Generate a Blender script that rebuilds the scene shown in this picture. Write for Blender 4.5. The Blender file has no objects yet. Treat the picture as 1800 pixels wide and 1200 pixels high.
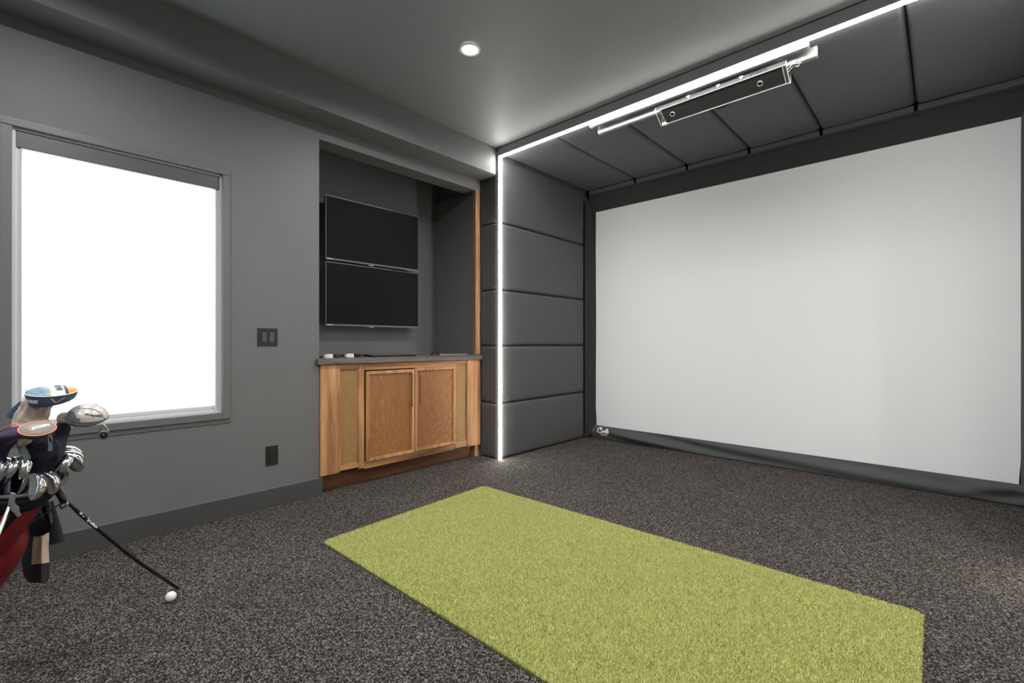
import bpy, bmesh, math, random
import numpy as np
from mathutils import Vector, Matrix, noise as mnoise

random.seed(7)
rng = np.random.default_rng(7)
scene = bpy.context.scene
COL = scene.collection
R = math.radians

# ------------------------------------------------------------------ camera, world, light, exposure
CAM = Vector((0.0, 0.0, 1.15))
YAW = R(42.94)
FPX = 815.6
RIGHT = Vector((math.cos(YAW), math.sin(YAW), 0))
FWD = Vector((-math.sin(YAW), math.cos(YAW), 0))
UP = Vector((0, 0, 1))


def at(px, py, d):
    """world point seen at a photo pixel, d metres ahead of the camera"""
    return CAM + (FWD + RIGHT * ((px - 900) / FPX) - UP * ((py - 603) / FPX)) * d


cam_data = bpy.data.cameras.new('camera')
cam_data.sensor_width = 36.0
cam_data.lens = FPX / 1800 * 36
cam_data.shift_y = 3 / 1800
cam_data.clip_start = 0.05
cam = bpy.data.objects.new('camera', cam_data)
cam.location = CAM
cam.rotation_euler = (R(90), 0, YAW)
COL.objects.link(cam)
scene.camera = cam

vs = scene.view_settings
vs.view_transform = 'Standard'
vs.look = 'None'
vs.gamma = 1.0
vs.exposure = 0.0
try:
    vs.use_curve_mapping = False
except Exception:
    pass
scene.cycles.max_bounces = 8
scene.cycles.diffuse_bounces = 5
scene.cycles.glossy_bounces = 4
scene.cycles.transmission_bounces = 8
scene.cycles.transparent_max_bounces = 12
scene.cycles.caustics_reflective = False
scene.cycles.caustics_refractive = False
scene.cycles.sample_clamp_indirect = 4.0
scene.cycles.use_denoising = True

world = bpy.data.worlds.new('daylight')
scene.world = world
world.use_nodes = True
wbg = world.node_tree.nodes['Background']
wbg.inputs[0].default_value = (0.86, 0.93, 1.0, 1)
wbg.inputs[1].default_value = 0.95

DOWNLIGHT_W = 22.0
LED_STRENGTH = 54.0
SHADE_GLOW = 2.6


# ------------------------------------------------------------------ materials
def lin(c):
    c /= 255.0
    return c / 12.92 if c <= 0.04045 else ((c + 0.055) / 1.055) ** 2.4


def srgb(r, g, b):
    return (lin(r), lin(g), lin(b), 1.0)


class NT:
    def __init__(self, name):
        self.m = bpy.data.materials.new(name)
        self.m.use_nodes = True
        self.t = self.m.node_tree
        self.b = self.t.nodes['Principled BSDF']
        self.out = self.t.nodes['Material Output']

    def n(self, typ, **kw):
        nd = self.t.nodes.new(typ)
        for k, v in kw.items():
            setattr(nd, k, v)
        return nd

    def l(self, a, b):
        self.t.links.new(a, b)

    def coord(self, kind='Object', scale=(1, 1, 1), rot=(0, 0, 0)):
        tc = self.n('ShaderNodeTexCoord')
        mp = self.n('ShaderNodeMapping')
        mp.inputs['Scale'].default_value = scale
        mp.inputs['Rotation'].default_value = rot
        self.l(tc.outputs[kind], mp.inputs[0])
        return mp.outputs[0]

    def noise(self, vec, scale, detail=4, rough=0.55, dist=0.0):
        nz = self.n('ShaderNodeTexNoise')
        nz.inputs['Scale'].default_value = scale
        nz.inputs['Detail'].default_value = detail
        nz.inputs['Roughness'].default_value = rough
        nz.inputs['Distortion'].default_value = dist
        if vec is not None:
            self.l(vec, nz.inputs['Vector'])
        return nz.outputs['Fac']

    def ramp(self, fac, stops, interp='LINEAR'):
        r = self.n('ShaderNodeValToRGB')
        r.color_ramp.interpolation = interp
        els = r.color_ramp.elements
        while len(els) < len(stops):
            els.new(0.5)
        for e, (p, c) in zip(els, stops):
            e.position = p
            e.color = c
        self.l(fac, r.inputs[0])
        return r.outputs[0]

    def bump(self, height, strength, dist=0.002):
        b = self.n('ShaderNodeBump')
        b.inputs['Strength'].default_value = strength
        b.inputs['Distance'].default_value = dist
        self.l(height, b.inputs['Height'])
        self.l(b.outputs[0], self.b.inputs['Normal'])

    def mix(self, fac, a, b, mode='MIX'):
        mx = self.n('ShaderNodeMix', data_type='RGBA', blend_type=mode)
        for sock, v in ((mx.inputs[0], fac), (mx.inputs[6], a), (mx.inputs[7], b)):
            if isinstance(v, (int, float, tuple)):
                sock.default_value = v
            else:
                self.l(v, sock)
        return mx.outputs[2]


def plain(name, col, rough=0.5, metal=0.0, bump=0.0, bscale=300, var=0.0, vscale=20, spec=None, coat=0.0):
    k = NT(name)
    k.b.inputs['Base Color'].default_value = col
    k.b.inputs['Roughness'].default_value = rough
    k.b.inputs['Metallic'].default_value = metal
    if spec is not None:
        k.b.inputs['Specular IOR Level'].default_value = spec
    if coat:
        k.b.inputs['Coat Weight'].default_value = coat
    v = k.coord()
    if var:
        f = k.noise(v, vscale, 5)
        d = tuple(c * (1 - var) for c in col[:3]) + (1,)
        e = tuple(min(1, c * (1 + var)) for c in col[:3]) + (1,)
        k.l(k.ramp(f, [(0.3, d), (0.7, e)]), k.b.inputs['Base Color'])
    if bump:
        k.bump(k.noise(v, bscale, 3), bump)
    return k.m


def emit(name, col, strength):
    k = NT(name)
    k.b.inputs['Base Color'].default_value = (0.8, 0.8, 0.8, 1)
    k.b.inputs['Emission Color'].default_value = col
    k.b.inputs['Emission Strength'].default_value = strength
    return k.m


def wood(name, dark, mid, light, axis='Z', scale=9.0, rough=0.45):
    k = NT(name)
    sc = {'Z': (1, 1, 0.07), 'Y': (1, 0.07, 1), 'X': (0.07, 1, 1)}[axis]
    v = k.coord('Object', sc)
    a = k.noise(v, scale, 8, 0.62, 1.2)
    fine = k.noise(v, scale * 9, 5, 0.7, 0.2)
    big = k.noise(k.coord('Object', tuple(0.5 + 0.5 * s for s in sc)), 3.2, 3)
    c = k.ramp(a, [(0.28, dark), (0.48, mid), (0.72, light)])
    c2 = k.mix(0.45, c, k.ramp(fine, [(0.3, (0.45, 0.42, 0.4, 1)), (0.62, (1, 1, 1, 1))]), 'MULTIPLY')
    c3 = k.mix(0.5, c2, k.ramp(big, [(0.3, (0.55, 0.5, 0.46, 1)), (0.65, (1, 1, 1, 1))]), 'MULTIPLY')
    k.l(c3, k.b.inputs['Base Color'])
    k.b.inputs['Roughness'].default_value = rough
    k.bump(fine, 0.15, 0.001)
    return k.m


def ply(name, dark, mid, light):
    """rotary-cut veneer: contour-like figure with thin pale lines"""
    k = NT(name)
    v = k.coord('Object', (1, 1, 0.30))
    h = k.noise(v, 5.0, 3, 0.5, 1.1)
    mul = k.n('ShaderNodeMath', operation='MULTIPLY')
    k.l(h, mul.inputs[0])
    mul.inputs[1].default_value = 17.0
    fr = k.n('ShaderNodeMath', operation='FRACT')
    k.l(mul.outputs[0], fr.inputs[0])
    c = k.ramp(fr.outputs[0], [(0.0, mid), (0.4, dark), (0.86, mid), (0.93, light), (1.0, mid)])
    fine = k.noise(k.coord('Object', (1, 1, 0.1)), 120, 5, 0.7)
    blot = k.noise(v, 2.1, 4, 0.6)
    mask = k.ramp(k.noise(v, 3.3, 3), [(0.45, (0.05, 0.05, 0.05, 1)), (0.68, (0.62, 0.62, 0.62, 1))])
    c1 = k.mix(mask, mid, c)
    c2 = k.mix(0.45, c1, k.ramp(fine, [(0.3, (0.5, 0.46, 0.42, 1)), (0.65, (1, 1, 1, 1))]), 'MULTIPLY')
    c3 = k.mix(0.45, c2, k.ramp(blot, [(0.35, (0.55, 0.5, 0.47, 1)), (0.65, (1, 1, 1, 1))]), 'MULTIPLY')
    k.l(c3, k.b.inputs['Base Color'])
    k.b.inputs['Roughness'].default_value = 0.4
    k.bump(fine, 0.1, 0.001)
    return k.m


def carpet_mat():
    k = NT('speckled_carpet')
    v = k.coord('Object')
    vo = k.n('ShaderNodeTexVoronoi')
    vo.inputs['Scale'].default_value = 215
    k.l(v, vo.inputs['Vector'])
    sep = k.n('ShaderNodeSeparateColor')
    k.l(vo.outputs['Color'], sep.inputs[0])
    nz = k.noise(v, 120, 5, 0.8)
    add = k.n('ShaderNodeMath', operation='MULTIPLY_ADD')
    k.l(sep.outputs[0], add.inputs[0])
    add.inputs[1].default_value = 0.55
    mm = k.n('ShaderNodeMath', operation='MULTIPLY')
    k.l(nz, mm.inputs[0])
    mm.inputs[1].default_value = 0.9
    k.l(mm.outputs[0], add.inputs[2])
    c = k.ramp(add.outputs[0], [(0.40, (0.003, 0.0026, 0.0023, 1)), (0.64, (0.029, 0.0247, 0.0217, 1)),
                                (0.82, (0.085, 0.0735, 0.066, 1)), (0.98, (0.28, 0.247, 0.225, 1))])
    wear = k.noise(v, 1.7, 3)
    c2 = k.mix(0.35, c, k.ramp(wear, [(0.35, (0.7, 0.7, 0.7, 1)), (0.65, (1, 1, 1, 1))]), 'MULTIPLY')
    k.l(c2, k.b.inputs['Base Color'])
    k.b.inputs['Roughness'].default_value = 0.95
    k.b.inputs['Specular IOR Level'].default_value = 0.1
    k.bump(add.outputs[0], 0.9, 0.006)
    return k.m


def fabric(name, col, rough=0.8, weave=900, bump=0.2, wrinkle=0.0, wscale=5, sheen=0.0, spec=0.3):
    k = NT(name)
    k.b.inputs['Base Color'].default_value = col
    k.b.inputs['Roughness'].default_value = rough
    k.b.inputs['Specular IOR Level'].default_value = spec
    if sheen:
        k.b.inputs['Sheen Weight'].default_value = sheen
    v = k.coord()
    f = k.noise(v, weave, 2)
    if wrinkle:
        g = k.noise(v, wscale, 3, 0.5, 0.8)
        a = k.n('ShaderNodeMath', operation='MULTIPLY_ADD')
        k.l(g, a.inputs[0])
        a.inputs[1].default_value = wrinkle
        k.l(f, a.inputs[2])
        k.bump(a.outputs[0], bump, 0.003)
    else:
        k.bump(f, bump, 0.001)
    return k.m


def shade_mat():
    """woven roller shade: translucent cloth, with its daylight glow added as emission"""
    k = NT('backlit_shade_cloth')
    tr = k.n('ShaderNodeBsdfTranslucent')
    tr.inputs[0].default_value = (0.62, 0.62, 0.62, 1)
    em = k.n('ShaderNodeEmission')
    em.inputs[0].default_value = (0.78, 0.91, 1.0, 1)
    em.inputs[1].default_value = SHADE_GLOW  # the cloth itself emits, standing in for strong daylight behind it
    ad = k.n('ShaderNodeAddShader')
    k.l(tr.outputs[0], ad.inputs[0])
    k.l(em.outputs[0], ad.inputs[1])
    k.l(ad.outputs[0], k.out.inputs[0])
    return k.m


def glass_mat(name, tint=(1, 1, 1, 1), refl=0.08, opac=0.0, opc=(0.8, 0.8, 0.8, 1)):
    k = NT(name)
    t = k.n('ShaderNodeBsdfTransparent')
    t.inputs[0].default_value = tint
    g = k.n('ShaderNodeBsdfGlossy')
    g.inputs['Roughness'].default_value = 0.05
    mx = k.n('ShaderNodeMixShader')
    mx.inputs[0].default_value = refl
    k.l(t.outputs[0], mx.inputs[1])
    k.l(g.outputs[0], mx.inputs[2])
    last = mx.outputs[0]
    if opac:
        d = k.n('ShaderNodeBsdfDiffuse')
        d.inputs[0].default_value = opc
        m2 = k.n('ShaderNodeMixShader')
        m2.inputs[0].default_value = opac
        k.l(last, m2.inputs[1])
        k.l(d.outputs[0], m2.inputs[2])
        last = m2.outputs[0]
    k.l(last, k.out.inputs[0])
    return k.m


def turf_mat():
    k = NT('turf_blades')
    at_ = k.n('ShaderNodeAttribute', attribute_name='tone')
    c = k.ramp(at_.outputs['Fac'], [(0.0, (0.30, 0.315, 0.08, 1)), (0.5, (0.64, 0.645, 0.235, 1)), (1.0, (0.86, 0.86, 0.43, 1))])
    k.l(c, k.b.inputs['Base Color'])
    k.b.inputs['Roughness'].default_value = 0.55
    k.b.inputs['Specular IOR Level'].default_value = 0.3
    return k.m


G = lambda v: (v, v, v, 1)
M = {}
M['wall'] = plain('charcoal_wall_paint', G(0.155), 0.55, bump=0.06, bscale=260, var=0.03, vscale=3)
M['ceil'] = plain('charcoal_ceiling_paint', G(0.20), 0.6, bump=0.05, bscale=260, var=0.03, vscale=3)
M['trim'] = plain('charcoal_trim_paint', G(0.15), 0.38, bump=0.05, bscale=90)
M['baseboard'] = plain('dark_baseboard_paint', G(0.068), 0.4, bump=0.05, bscale=90)
M['carpet'] = carpet_mat()
M['pad'] = fabric('charcoal_padded_cloth', G(0.10), 0.62, 700, 0.15, wrinkle=1.5, wscale=4, spec=0.35)
M['black_cloth'] = fabric('black_border_cloth', G(0.030), 0.8, 700, 0.25, wrinkle=4, wscale=7)
M['skirt_cloth'] = fabric('dark_grey_skirt_cloth', (0.074, 0.076, 0.078, 1), 0.7, 700, 0.25, wrinkle=4, wscale=7)
M['screen'] = fabric('white_screen_cloth', G(0.755), 0.9, 500, 0.08, wrinkle=1.5, wscale=2.5)
M['shade'] = shade_mat()
M['vinyl'] = plain('white_vinyl', G(0.62), 0.35)
M['channel'] = plain('grey_shade_channel', G(0.62), 0.35)
M['cassette'] = plain('grey_shade_cassette', G(0.10), 0.35, bump=0.03, bscale=40)
M['barwhite'] = plain('pale_shade_bar', G(0.6), 0.4)
M['pane'] = glass_mat('window_glass')
WD, WM, WL = srgb(126, 84, 50), srgb(202, 148, 98), srgb(232, 182, 128)
M['wood_v'] = wood('brown_cabinet_wood_upright', WD, WM, WL, 'Z')
M['wood_h'] = wood('brown_cabinet_wood_level', WD, WM, WL, 'Y')
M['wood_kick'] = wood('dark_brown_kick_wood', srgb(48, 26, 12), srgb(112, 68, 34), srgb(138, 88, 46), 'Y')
M['wood_post'] = wood('tan_post_wood', srgb(120, 82, 52), srgb(172, 128, 90), srgb(196, 150, 110), 'Z', 16)
M['ply'] = ply('figured_door_veneer', srgb(138, 90, 52), srgb(172, 116, 70), srgb(226, 174, 118))
M['counter'] = wood('smoky_counter_wood', srgb(66, 57, 54), srgb(116, 103, 98), srgb(148, 134, 128), 'Y', 12, 0.5)
M['cane'] = plain('cane_lattice', srgb(206, 164, 108), 0.5, var=0.1, vscale=60)
M['cabinet_in'] = plain('cabinet_dark_interior', srgb(24, 14, 9), 0.8)
M['brass'] = plain('brass', (0.78, 0.50, 0.16, 1), 0.25, 1.0)
M['bronze'] = plain('dark_bronze', (0.12, 0.075, 0.045, 1), 0.4, 0.8)
M['black'] = plain('black_plastic', G(0.012), 0.4)
M['black_gloss'] = plain('glossy_black_plastic', G(0.010), 0.25, spec=0.4)
M['tvscreen'] = plain('dark_tv_screen', G(0.011), 0.4, spec=0.08)
M['tvframe'] = plain('grey_tv_bezel', G(0.15), 0.35)
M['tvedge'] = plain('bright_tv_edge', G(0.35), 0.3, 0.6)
M['grey_plastic'] = plain('grey_plastic', G(0.09), 0.45)
M['switch'] = plain('switch_rocker_grey', G(0.085), 0.3)
M['white_plastic'] = plain('white_plastic', G(0.75), 0.35)
M['white_print'] = plain('white_print', G(0.80), 0.5)
M['white_mark'] = plain('white_mark', G(0.9), 0.4)
M['alu'] = plain('brushed_aluminium', G(0.42), 0.45, 0.45, bump=0.05, bscale=400)
M['alu_dull'] = plain('led_channel_aluminium', G(0.42), 0.5, 0.1)
M['led'] = emit('led_diffuser', (1.0, 0.985, 0.96, 1), LED_STRENGTH)
M['lens_lit'] = emit('downlight_lens_lit', (1.0, 0.98, 0.95, 1), 14.0)
M['acryl'] = glass_mat('clear_acrylic', (0.97, 0.97, 0.97, 1), 0.05, 0.03)
M['acryl_front'] = glass_mat('frosted_acrylic', (0.7, 0.7, 0.7, 1), 0.03, 0.86, G(0.045))
M['acryl_edge'] = plain('bright_acrylic_edge', G(0.85), 0.25)
M['device'] = plain('dark_device_face', G(0.018), 0.45)
M['cable_white'] = plain('white_cable', G(0.6), 0.4)
M['turf'] = turf_mat()
M['turf_base'] = plain('turf_backing', (0.13, 0.16, 0.035, 1), 0.9)
M['navy'] = fabric('navy_bag_cloth', (0.010, 0.014, 0.028, 1), 0.55, 600, 0.2, spec=0.4)
M['navy_pad'] = fabric('navy_strap_cloth', (0.008, 0.010, 0.020, 1), 0.6, 600, 0.25)
M['red'] = fabric('dark_red_bag_cloth', (0.155, 0.006, 0.012, 1), 0.5, 600, 0.2, spec=0.45)
M['paleblue'] = fabric('pale_blue_trim_cloth', (0.36, 0.48, 0.58, 1), 0.6, 600, 0.2)
M['cream'] = fabric('cream_cloth', (0.58, 0.45, 0.33, 1), 0.8, 500, 0.3)
M['sock'] = fabric('cream_sock_cloth', (0.66, 0.57, 0.49, 1), 0.85, 400, 0.4)
M['umber'] = fabric('dark_brown_cloth', (0.030, 0.022, 0.020, 1), 0.7, 500, 0.2)
M['plum'] = plain('pewter_plum_rim', (0.10, 0.085, 0.10, 1), 0.35, 0.3)
M['coverblue'] = plain('slate_blue_cover', (0.055, 0.095, 0.155, 1), 0.45, bump=0.1, bscale=500)
M['coverwhite'] = plain('white_cover', (0.74, 0.72, 0.70, 1), 0.35)
M['coverteal'] = plain('steel_blue_cover_panel', (0.22, 0.33, 0.42, 1), 0.35, var=0.45, vscale=40)
M['coverorange'] = plain('orange_cover_panel', (0.75, 0.27, 0.03, 1), 0.4)
M['coveryellow'] = plain('yellow_cover_stripe', (0.75, 0.60, 0.18, 1), 0.4)
M['covergrey'] = plain('taupe_grey_cover', (0.25, 0.225, 0.205, 1), 0.45, var=0.12, vscale=30)
M['coverpurple'] = plain('purple_cover', (0.065, 0.035, 0.105, 1), 0.55, bump=0.15, bscale=500)
M['piping_orange'] = plain('orange_piping', (0.85, 0.28, 0.13, 1), 0.5)
M['piping_white'] = plain('white_piping', G(0.75), 0.5)
M['silver'] = plain('pearl_silver_cover', (0.66, 0.61, 0.57, 1), 0.28, 0.15)
M['silver_lo'] = plain('dull_silver_cover_side', (0.50, 0.42, 0.40, 1), 0.3, 0.35)
M['slate'] = plain('slate_cover_panel', (0.14, 0.18, 0.19, 1), 0.4)
M['chrome'] = plain('polished_steel', G(0.74), 0.16, 1.0)
M['gunmetal'] = plain('gunmetal', G(0.28), 0.32, 0.85)
M['bracket'] = plain('grey_cast_bracket', G(0.26), 0.35, 0.25)
M['steel_shaft'] = plain('steel_shaft', G(0.6), 0.22, 1.0)
M['gold_print'] = plain('copper_print', (0.62, 0.40, 0.25, 1), 0.4)
M['dark_print'] = plain('dark_print', G(0.03), 0.5)
M['ball'] = plain('white_golf_ball', G(0.82), 0.3, coat=0.3)


# ------------------------------------------------------------------ geometry helpers
def chain_loc(o):
    v = Vector((0, 0, 0))
    while o is not None:
        v += o.location
        o = o.parent
    return v


def thing(name, label, cat, loc, group=None):
    o = bpy.data.objects.new(name, None)
    o.empty_display_size = 0.1
    o.location = loc
    COL.objects.link(o)
    o['label'] = label
    o['category'] = cat
    if group:
        o['group'] = group
    return o


def tag(o, label, cat, group=None):
    o['label'] = label
    o['category'] = cat
    if group:
        o['group'] = group
    return o


def ob(name, bm, mat, parent=None, bevel=0.0, seg=2, smooth=False, kind=None, label=None, angle=40):
    if bevel:
        bmesh.ops.bevel(bm, geom=list(bm.edges), offset=bevel, segments=seg, affect='EDGES', clamp_overlap=True)
    me = bpy.data.meshes.new(name)
    bm.normal_update()
    bm.to_mesh(me)
    bm.free()
    mats = mat if isinstance(mat, (list, tuple)) else [mat]
    for m in mats:
        me.materials.append(m)
    o = bpy.data.objects.new(name, me)
    COL.objects.link(o)
    if parent is not None:
        o.parent = parent
        base = chain_loc(parent)
    else:
        co = np.empty(len(me.vertices) * 3)
        me.vertices.foreach_get('co', co)
        co = co.reshape(-1, 3)
        base = Vector(((co[:, 0].min() + co[:, 0].max()) / 2, (co[:, 1].min() + co[:, 1].max()) / 2, co[:, 2].min()))
        o.location = base
    me.transform(Matrix.Translation(-base))
    if smooth:
        me.shade_smooth()
        try:
            me.set_sharp_from_angle(angle=R(angle))
        except Exception:
            pass
    if kind:
        o['kind'] = kind
    if label:
        o['label'] = label
    return o


def struct(name, bm, mat, parent=None, **kw):
    return ob(name, bm, mat, parent, kind='structure', **kw)


def box(bm, x0, x1, y0, y1, z0, z1, mi=0):
    vs_ = [bm.verts.new((x, y, z)) for x in (x0, x1) for y in (y0, y1) for z in (z0, z1)]
    for f in ((0, 1, 3, 2), (4, 6, 7, 5), (0, 4, 5, 1), (2, 3, 7, 6), (0, 2, 6, 4), (1, 5, 7, 3)):
        bm.faces.new([vs_[i] for i in f]).material_index = mi
    bmesh.ops.recalc_face_normals(bm, faces=bm.faces)
    return bm


def nbox(*a):
    return box(bmesh.new(), *a)


def loft(bm, rings, close=True, cap0=True, cap1=True, mi=0):
    vv = [[bm.verts.new(p) for p in r] for r in rings]
    n = len(rings[0])
    for a, b in zip(vv[:-1], vv[1:]):
        for i in range(n if close else n - 1):
            j = (i + 1) % n
            f = bm.faces.new((a[i], a[j], b[j], b[i]))
            f.material_index = mi
    if cap0:
        bm.faces.new(list(reversed(vv[0]))).material_index = mi
    if cap1:
        bm.faces.new(vv[-1]).material_index = mi
    bmesh.ops.recalc_face_normals(bm, faces=bm.faces)
    return vv


def frame_of(d):
    d = d.normalized()
    a = Vector((0, 0, 1)) if abs(d.z) < 0.9 else Vector((1, 0, 0))
    u = d.cross(a).normalized()
    return u, d.cross(u).normalized()


def tube(bm, pts, rad, n=10, cap=True, mi=0):
    pts = [Vector(p) for p in pts]
    if not isinstance(rad, (list, tuple)):
        rad = [rad] * len(pts)
    rings = []
    u = None
    for i, p in enumerate(pts):
        d = (pts[min(i + 1, len(pts) - 1)] - pts[max(i - 1, 0)])
        if u is None:
            u, w = frame_of(d)
        else:
            dn = d.normalized()
            u = (u - dn * u.dot(dn)).normalized()
            w = dn.cross(u)
        rings.append([p + (u * math.cos(t) + w * math.sin(t)) * rad[i] for t in [2 * math.pi * k / n for k in range(n)]])
    loft(bm, rings, True, cap, cap, mi)
    return bm


def smoothpath(pts, n=8):
    """Catmull-Rom through the points"""
    pts = [Vector(p) for p in pts]
    P = [pts[0] * 2 - pts[1]] + pts + [pts[-1] * 2 - pts[-2]]
    out = []
    for i in range(1, len(P) - 2):
        for k in range(n):
            t = k / n
            a, b, c, d = P[i - 1], P[i], P[i + 1], P[i + 2]
            out.append(0.5 * ((2 * b) + (c - a) * t + (2 * a - 5 * b + 4 * c - d) * t * t + (3 * b - a - 3 * c + d) * t ** 3))
    out.append(pts[-1])
    return out


def disc(bm, c, nrm, r0, r1, depth, n=32):
    """ring (or disc when r0 == 0) with depth along -nrm"""
    c = Vector(c)
    nrm = Vector(nrm).normalized()
    u, w = frame_of(nrm)

    def ring(r, o):
        return [c + (u * math.cos(t) + w * math.sin(t)) * r + nrm * o for t in [2 * math.pi * k / n for k in range(n)]]
    if r0 == 0:
        loft(bm, [ring(r1, -depth), ring(r1, 0)])
    else:
        vv = loft(bm, [ring(r0, -depth), ring(r1, -depth), ring(r1, 0), ring(r0, 0)], cap0=False, cap1=False)
        a, b = vv[0], vv[3]
        for i in range(n):
            j = (i + 1) % n
            bm.faces.new((a[i], b[i], b[j], a[j]))
        bmesh.ops.recalc_face_normals(bm, faces=bm.faces)
    return bm


def surf(bm, fn, nu, nv, mi=0, thick=0.0):
    """grid surface fn(u, v) -> point, optionally with thickness"""
    g = [[bm.verts.new(fn(i / nu, j / nv)) for j in range(nv + 1)] for i in range(nu + 1)]
    fs = []
    for i in range(nu):
        for j in range(nv):
            f = bm.faces.new((g[i][j], g[i + 1][j], g[i + 1][j + 1], g[i][j + 1]))
            f.material_index = mi
            fs.append(f)
    if thick:
        bm.normal_update()
        bmesh.ops.solidify(bm, geom=fs, thickness=thick)
    return bm


def cushion(o, U, V, N, depth, nu=26, nv=26, seed=0.0, edge=10, wob=0.0015):
    """padded panel: base rectangle o..o+U+V, swelling by depth along N"""
    o, U, V, N = Vector(o), Vector(U), Vector(V), Vector(N).normalized()
    bm = bmesh.new()
    lu, lv = U.length, V.length
    rad = 0.03

    def spread(k, n, L):
        # more lines near the ends
        t = k / n
        return 0.5 - 0.5 * math.cos(math.pi * t) if True else t

    def prof(t, L):
        d = min(t, 1 - t) * L
        if d >= rad:
            return 1.0
        q = 1 - d / rad
        return math.sqrt(max(0.0, 1 - q * q))

    def fn(u, v):
        u2, v2 = spread(u, 1, lu), spread(v, 1, lv)
        h = prof(u2, lu) * prof(v2, lv)
        sw = (1 - (2 * u2 - 1) ** 2) ** 0.5 * (1 - (2 * v2 - 1) ** 2) ** 0.5 if 0 < u2 < 1 and 0 < v2 < 1 else 0
        p = o + U * u2 + V * v2
        nz = mnoise.noise(p * 3.0 + Vector((seed, seed, 0))) * wob * 3 * h
        return p + N * (depth * 0.86 * h + depth * 0.14 * sw + nz)
    surf(bm, fn, nu, nv)
    bd = [e for e in bm.edges if e.is_boundary]
    bmesh.ops.contextual_create(bm, geom=bd)
    bmesh.ops.recalc_face_normals(bm, faces=bm.faces)
    return bm


def text_geo(s, size=1.0, shear=0.0, bold=0.0, spacing=1.0, align='CENTER'):
    cu = bpy.data.curves.new('tmp_text', 'FONT')
    cu.body = s
    cu.size = size
    cu.shear = shear
    cu.offset = bold
    cu.space_character = spacing
    cu.align_x = align
    cu.align_y = 'CENTER'
    cu.resolution_u = 3
    t = bpy.data.objects.new('tmp_text', cu)
    COL.objects.link(t)
    me = bpy.data.meshes.new_from_object(t)
    vs_ = [tuple(v.co) for v in me.vertices]
    fs = [tuple(p.vertices) for p in me.polygons]
    bpy.data.objects.remove(t)
    bpy.data.curves.remove(cu)
    bpy.data.meshes.remove(me)
    return vs_, fs


def mapped(bm, geo, fn):
    """put flat text geometry on a surface: fn(x, y) -> world point"""
    vs_, fs = geo
    vv = [bm.verts.new(fn(v[0], v[1])) for v in vs_]
    for f in fs:
        try:
            bm.faces.new([vv[i] for i in f])
        except ValueError:
            pass
    return bm


def stroke(bm, pts, w, fn):
    """flat pen stroke of width w through 2D pts, mapped by fn"""
    P = smoothpath([Vector((p[0], p[1], 0)) for p in pts], 6)
    prev = None
    n = len(P)
    for i, p in enumerate(P):
        d = (P[min(i + 1, n - 1)] - P[max(i - 1, 0)])
        d = d.normalized() if d.length else Vector((1, 0, 0))
        nn = Vector((-d.y, d.x, 0))
        ww = w * (0.55 if i in (0, n - 1) else 1.0) * 0.5
        a, b = p + nn * ww, p - nn * ww
        va, vb = bm.verts.new(fn(a.x, a.y)), bm.verts.new(fn(b.x, b.y))
        if prev:
            bm.faces.new((prev[0], va, vb, prev[1]))
        prev = (va, vb)
    return bm


# ------------------------------------------------------------------ the room
XW = -3.465           # left wall face
CZ = 3.07             # ceiling
SZ = 2.808            # soffit underside
XS = -3.228           # soffit face
YB = 3.25             # front of the screen bay
XP = -3.20            # face of the bay's left padding
XPR = 0.47            # face of the bay's right padding
YBACK = 5.02
XR = 1.75             # right wall
YR = -3.2             # rear wall
AY0, AY1 = 1.578, 3.20   # alcove
AZ = 2.696
XA = -4.168
WY0, WY1, WZ0, WZ1 = -0.004, 0.932, 0.697, 2.252   # window opening

struct('floor', nbox(-4.3, XR + 0.1, YR - 0.1, YBACK + 0.1, -0.06, 0.0), M['carpet'])

w2y0, w2y1 = -2.45, -1.51  # opening of the added second window, out of view
bm = bmesh.new()
xo = XW - 0.175
box(bm, xo, XW, YR, w2y0, 0, CZ)
box(bm, xo, XW, w2y0, w2y1, 0, WZ0)
box(bm, xo, XW, w2y0, w2y1, WZ1, CZ)
box(bm, xo, XW, w2y1, WY0, 0, CZ)
box(bm, xo, XW, WY0, WY1, 0, WZ0)
box(bm, xo, XW, WY0, WY1, WZ1, CZ)
box(bm, xo, XW, WY1, AY0, 0, CZ)
box(bm, xo, XW, AY0, YB + 0.03, AZ, CZ)
# alcove shell
box(bm, XA - 0.08, XA, AY0 - 0.08, AY1 + 0.08, 0, CZ)
box(bm, XA, xo, AY0 - 0.08, AY0, 0, CZ)
box(bm, XA, XW - 0.03, AY1, AY1 + 0.08, 0, AZ)
wall_left = struct('wall_left', bm, M['wall'])

struct('wall_right', nbox(XR, XR + 0.1, YR, YBACK, 0, CZ), M['wall'])
struct('wall_rear', nbox(-3.64, XR + 0.1, YR - 0.1, YR, 0, CZ), M['wall'])
struct('wall_front', nbox(-4.3, XR + 0.1, YBACK, YBACK + 0.1, 0, CZ), M['ceil'])
ceiling = struct('ceiling', nbox(-4.3, XR + 0.1, YR - 0.1, YBACK + 0.1, CZ, CZ + 0.1), M['ceil'])
struct('soffit', nbox(XW - 0.01, XS, YR, YB + 0.02, SZ, CZ), M['wall'], ceiling, bevel=0.002, seg=1)

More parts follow.
